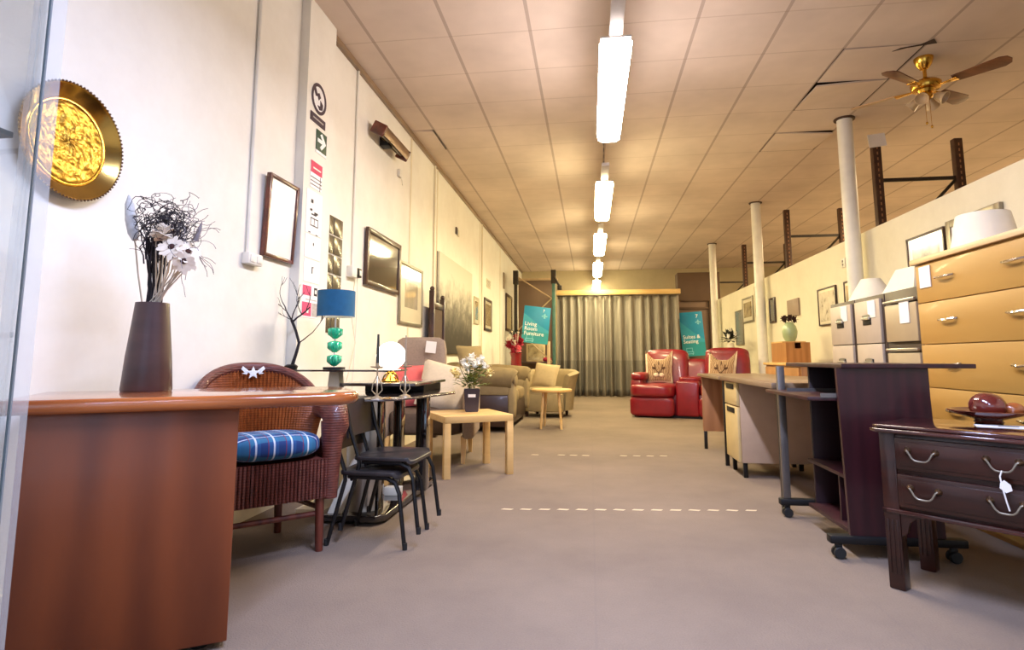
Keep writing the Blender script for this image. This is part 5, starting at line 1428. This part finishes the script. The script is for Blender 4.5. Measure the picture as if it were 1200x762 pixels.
# ------------------------------------------------------------------ prints on the partition
wall_pic('framed_picture', 'black-framed flower drawing on the partition left of the filing cabinets', 'picture', 'R', 6.88, 7.40, 1.26, 1.70, .018, 'darkwood', 'pic_flower', 'mount', .03)
wall_pic('framed_picture', 'black-framed picture on the partition half hidden by the white lampshade', 'picture', 'R', 6.25, 6.66, 1.38, 1.70, .018, 'darkwood', 'pic_sepia', 'mount', .03)
bm = BM(); b2(bm, XP-.025, XP-.001, 8.06, 8.50, 1.45, 1.675, .003); tag(obj('canvas_print', bm, 'pic_taupe'), 'small square taupe canvas without frame on the partition', 'picture')
wall_pic('framed_picture', 'dark narrow framed picture just right of the middle column', 'picture', 'R', 9.05, 9.32, 1.41, 1.79, .03, 'darkwood', 'pic_mirror')
wall_pic('framed_picture', 'pale framed sepia drawing tilted on the partition left of the middle column', 'picture', 'R', 10.22, 10.9, 1.50, 1.94, .03, 'silverframe', 'pic_sepia', 'mount', .06)
wall_pic('wall_mirror', 'long frameless grey mirror below the sepia drawing on the partition', 'mirror', 'R', 10.92, 11.45, 1.12, 1.76, .012, 'silverframe', 'pic_mirror')
wall_pic('framed_picture', 'pale narrow framed print directly behind the middle column', 'picture', 'R', 9.75, 10.08, 1.55, 2.08, .02, 'paleframe', 'pic_pale')
t = thing('light_switch', 'white double light switch on the partition beside the nearest column', 'switch', (XP, 6.66, 1.86), -PI/2)
bm = BM(); b2(bm, -.045, .045, -.012, 0, 0, .10, .004); obj('switch_plate', bm, 'plastic_white', t)
bm = BM(); b2(bm, -.015, .015, -.017, -.011, .02, .045, .002); b2(bm, -.015, .015, -.017, -.011, .055, .08, .002); obj('rocker', bm, 'grey_metal', t)

# ------------------------------------------------------------------ bureau with wooden box, vase, plant stand
t = thing('low_cupboard', 'low tan wooden cupboard by the partition beyond the filing cabinets', 'cupboard', (2.14, 6.35, 0))
bm = BM(); b2(bm, 0, .46, 0, 1.2, 0, .80, .004); obj('carcass', bm, 'tanbox', t)
bm = BM(); b2(bm, -.03, .48, -.02, 1.22, .80, .83, .004); obj('top_board', bm, 'pine', t)
for y in (.03, .61):
    bm = BM(); b2(bm, -.018, 0, y, y+.56, .06, .78, .003); dr = obj('door', bm, 'tanbox', t)
    bm = BM(); ball(bm, (-.03,y+.5,.45), .014, 10); obj('knob', bm, 'brass', dr)
t = thing('wooden_box', 'open tan wooden box with a cut-out front standing on the low cupboard', 'box', (2.2, 6.97, .83))
for x in (0, .24):
    bm = BM(); b2(bm, x, x+.02, 0, .54, 0, .23); obj('long_side', bm, 'tanbox', t)
bm = BM(); prism(bm, [(.02,0),(.24,0),(.24,.23),(.165,.23),(.165,.16),(.095,.16),(.095,.23),(.02,.23)], -.02, 0, 0, FACE); obj('end_side', bm, 'tanbox', t)
bm = BM(); b2(bm, .02, .24, .52, .54, 0, .23); obj('end_side', bm, 'tanbox', t)
bm = BM(); b2(bm, .02, .24, .02, .52, 0, .02); obj('floor_board', bm, 'tanbox', t)
bm = BM(); b2(bm, .0, .26, .12, .55, .23, .245); obj('lid', bm, 'pine', t)
t = thing('green_vase', 'sage green vase with dark pink dried blooms on the wooden box', 'vase', (2.33, 7.22, 1.075))
bm = BM(); lathe(bm, [(0,0),(.05,0),(.075,.05),(.085,.12),(.07,.18),(.045,.215),(.05,.225),(.042,.225),(0,.20)], 28); obj('vase_body', bm, 'greenvase', t)
blooms(t, [(-.06,0,.26),(.0,-.02,.275),(.06,0,.26),(.03,.05,.28),(-.03,.05,.27)], .05, 'seedhead', 'dried_bloom', 18, 9)
t = thing('plant_stand', 'slim dark plant stand behind the red sofa', 'stand', (2.42, 10.55, 0))
bm = BM(); lathe(bm, [(0,.98),(.13,.98),(.13,1.0),(0,1.0)], 20); obj('stand_top', bm, 'darkwood', t)
bm = BM(); lathe(bm, [(.02,.03),(.02,.98)], 10); obj('stand_pole', bm, 'darkwood', t)
bm = BM(); lathe(bm, [(0,0),(.14,0),(.12,.03),(0,.03)], 20); obj('stand_base', bm, 'darkwood', t)
t = thing('dark_bouquet', 'vase of dark leaves and white flowers behind the red sofa', 'vase', (2.42, 10.55, 1.0))
bm = BM(); lathe(bm, [(0,0),(.05,0),(.07,.08),(.05,.14),(0,.14)], 16); obj('vase_body', bm, 'lampwhite', t)
bm = BM(); rq = random.Random(12)
for k in range(90):
    a_ = rq.uniform(0,2*PI); e = rq.uniform(-.3,1.4); d = Vector((math.cos(a_)*math.cos(e),math.sin(a_)*math.cos(e),math.sin(e)))
    prism(bm, [(0,-.008),(.05,-.03),(.10,0),(.05,.03),(0,.008)], -.001, .001, 0, TR(Vector((0,0,.2))+d*rq.uniform(.02,.12)) @ d.to_track_quat('X','Z').to_matrix().to_4x4())
obj('dark_leaves', bm, 'leaf_dk', t, smooth=0)
blooms(t, [(-.06,-.12,.26),(.05,-.13,.3),(-.02,-.1,.36)], .05, 'bloom_white', 'flower', 16, 6)

# ------------------------------------------------------------------ pallet racking behind the partition
def rack(y, label, ztop=3.13, card=False):
    t = thing('pallet_rack', label, 'rack', (3.0, y, 0), 0, 'brown racking frames behind the partition')
    for x in (0, .78):
        bm = BM(); b2(bm, x-.04, x+.04, -.035, .035, 0, ztop, .004)
        po = obj('post', bm, 'rackmetal', t)
        bm = BM()
        for k in range(16): b2(bm, x-.006, x+.006, -.037, -.034, ztop-.05-.06*k-.03, ztop-.05-.06*k)
        obj('post_slots', bm, 'desk_brown', po)
    for z in (1.9, 2.72):
        bm = BM(); b2(bm, .04, .74, -.012, .012, z-.018, z+.018); obj('cross_brace', bm, 'rackdark', t)
    bm = BM(); tube(bm, [(.74,0,2.70),(.04,0,1.95)], .016, 6); obj('diagonal_brace', bm, 'rackdark', t)
    return t
rack(6.33, 'brown steel racking frame with a white card on its post, nearest behind the partition')
rack(9.15, 'brown steel racking frame behind the partition, second nearest')
rack(11.65, 'brown steel racking frame behind the partition, third nearest', 3.08)
rack(14.62, 'brown steel racking frame at the far end beyond the last column', 3.02)
bm = BM(); box(bm, (0,0,0), (.17,.008,.14), 0); o = tag(obj('white_card', bm, 'paper', loc=(3.0, 6.285, 3.14)), 'white card stuck on top of the nearest racking post', 'card'); o.rotation_euler = (0, R(-6), 0)

# ------------------------------------------------------------------ tape dashes on the carpet
bm = BM(); prism(bm, [(-.035,-.010),(.025,-.014),(.038,.010),(-.02,.013)], 0.0003, .0015); d0 = None
for k in range(14):
    x = -.50 + k*.1085; y = 3.50+.0124*k
    if d0 is None:
        d0 = obj('tape_dash', bm, 'tape', loc=(x,y,0), smooth=0); tag(d0, 'short dash of white tape in the nearer dashed line across the carpet', 'tape', 'nearer dashed tape line'); o = d0
    else:
        o = d0.copy(); COL.objects.link(o); o.location = (x,y,0)
    o.rotation_euler = (0,0,R(random.uniform(-6,6)))
for x, y in ((-.52,5.45),(-.28,5.47),(-.17,5.47),(-.06,5.47),(.28,5.5),(.40,5.51),(.52,5.52),(.64,5.54)):
    o = d0.copy(); COL.objects.link(o); o.location = (x,y,0); o['label'] = 'worn dash of tape in the farther dashed line across the carpet'; o['group'] = 'farther dashed tape line'

# ------------------------------------------------------------------ light
world = bpy.data.worlds.new('World'); bpy.context.scene.world = world; world.use_nodes = True
bg = world.node_tree.nodes['Background']; bg.inputs[0].default_value = (0.62,0.78,1.0,1); bg.inputs[1].default_value = 1.4
def area(name, loc, rot, sx, sy, e, col):
    l = bpy.data.lights.new(name, 'AREA'); l.shape = 'RECTANGLE'; l.size = sx; l.size_y = sy; l.energy = e; l.color = col
    o = bpy.data.objects.new(name, l); COL.objects.link(o); o.location = loc; o.rotation_euler = rot
    return o
area('daylight', (.2,-2.9,1.5), (R(90),0,0), 3.6, 1.8, 14, (.66,.78,1.0))
# tubes of the strip lights: each lights the room below its own fixture; the two nearest the shop window (out of view) are cool white
for y, e, c in ((-2.4,85,(.56,.64,1.0)),(.35,185,(.55,.64,1.0)),(3.27,64,(1,.87,.72)),(6.2,74,(1,.84,.45)),(8.9,72,(1,.84,.45)),(11.7,72,(1,.84,.45)),(14.4,22,(1,.84,.45))):
    area('tube_light', (.185, y+.86, 2.715), (0,0,0), .14, 1.7, e, c)
# strip lights over the area beyond the partition
for y in (7.5, 12.0):
    area('side_room_light', (4.9,y,3.2), (0,0,0), .2, 1.8, 230, (1,.74,.42))

# ------------------------------------------------------------------ camera
cam = bpy.data.cameras.new('camera'); co = bpy.data.objects.new('camera', cam); COL.objects.link(co)
F = 680.0
cam.sensor_width = 36.0; cam.sensor_fit = 'HORIZONTAL'; cam.lens = F/1200*36; cam.clip_start = .02; cam.clip_end = 100
cam.shift_y = -43/1200
th = math.atan(82/F); ps = math.atan(92/math.hypot(F, 82))
co.location = (0,0,.88); co.rotation_euler = (PI/2+th, 0, ps)
sc = bpy.context.scene; sc.camera = co
sc.view_settings.view_transform = 'Standard'; sc.view_settings.look = 'None'; sc.view_settings.exposure = -0.2
try:
    sc.cycles.use_denoising = True; sc.cycles.max_bounces = 8; sc.cycles.diffuse_bounces = 5; sc.cycles.transparent_max_bounces = 16
    sc.cycles.sample_clamp_indirect = 6.0; sc.cycles.caustics_reflective = False; sc.cycles.caustics_refractive = False
except Exception: pass
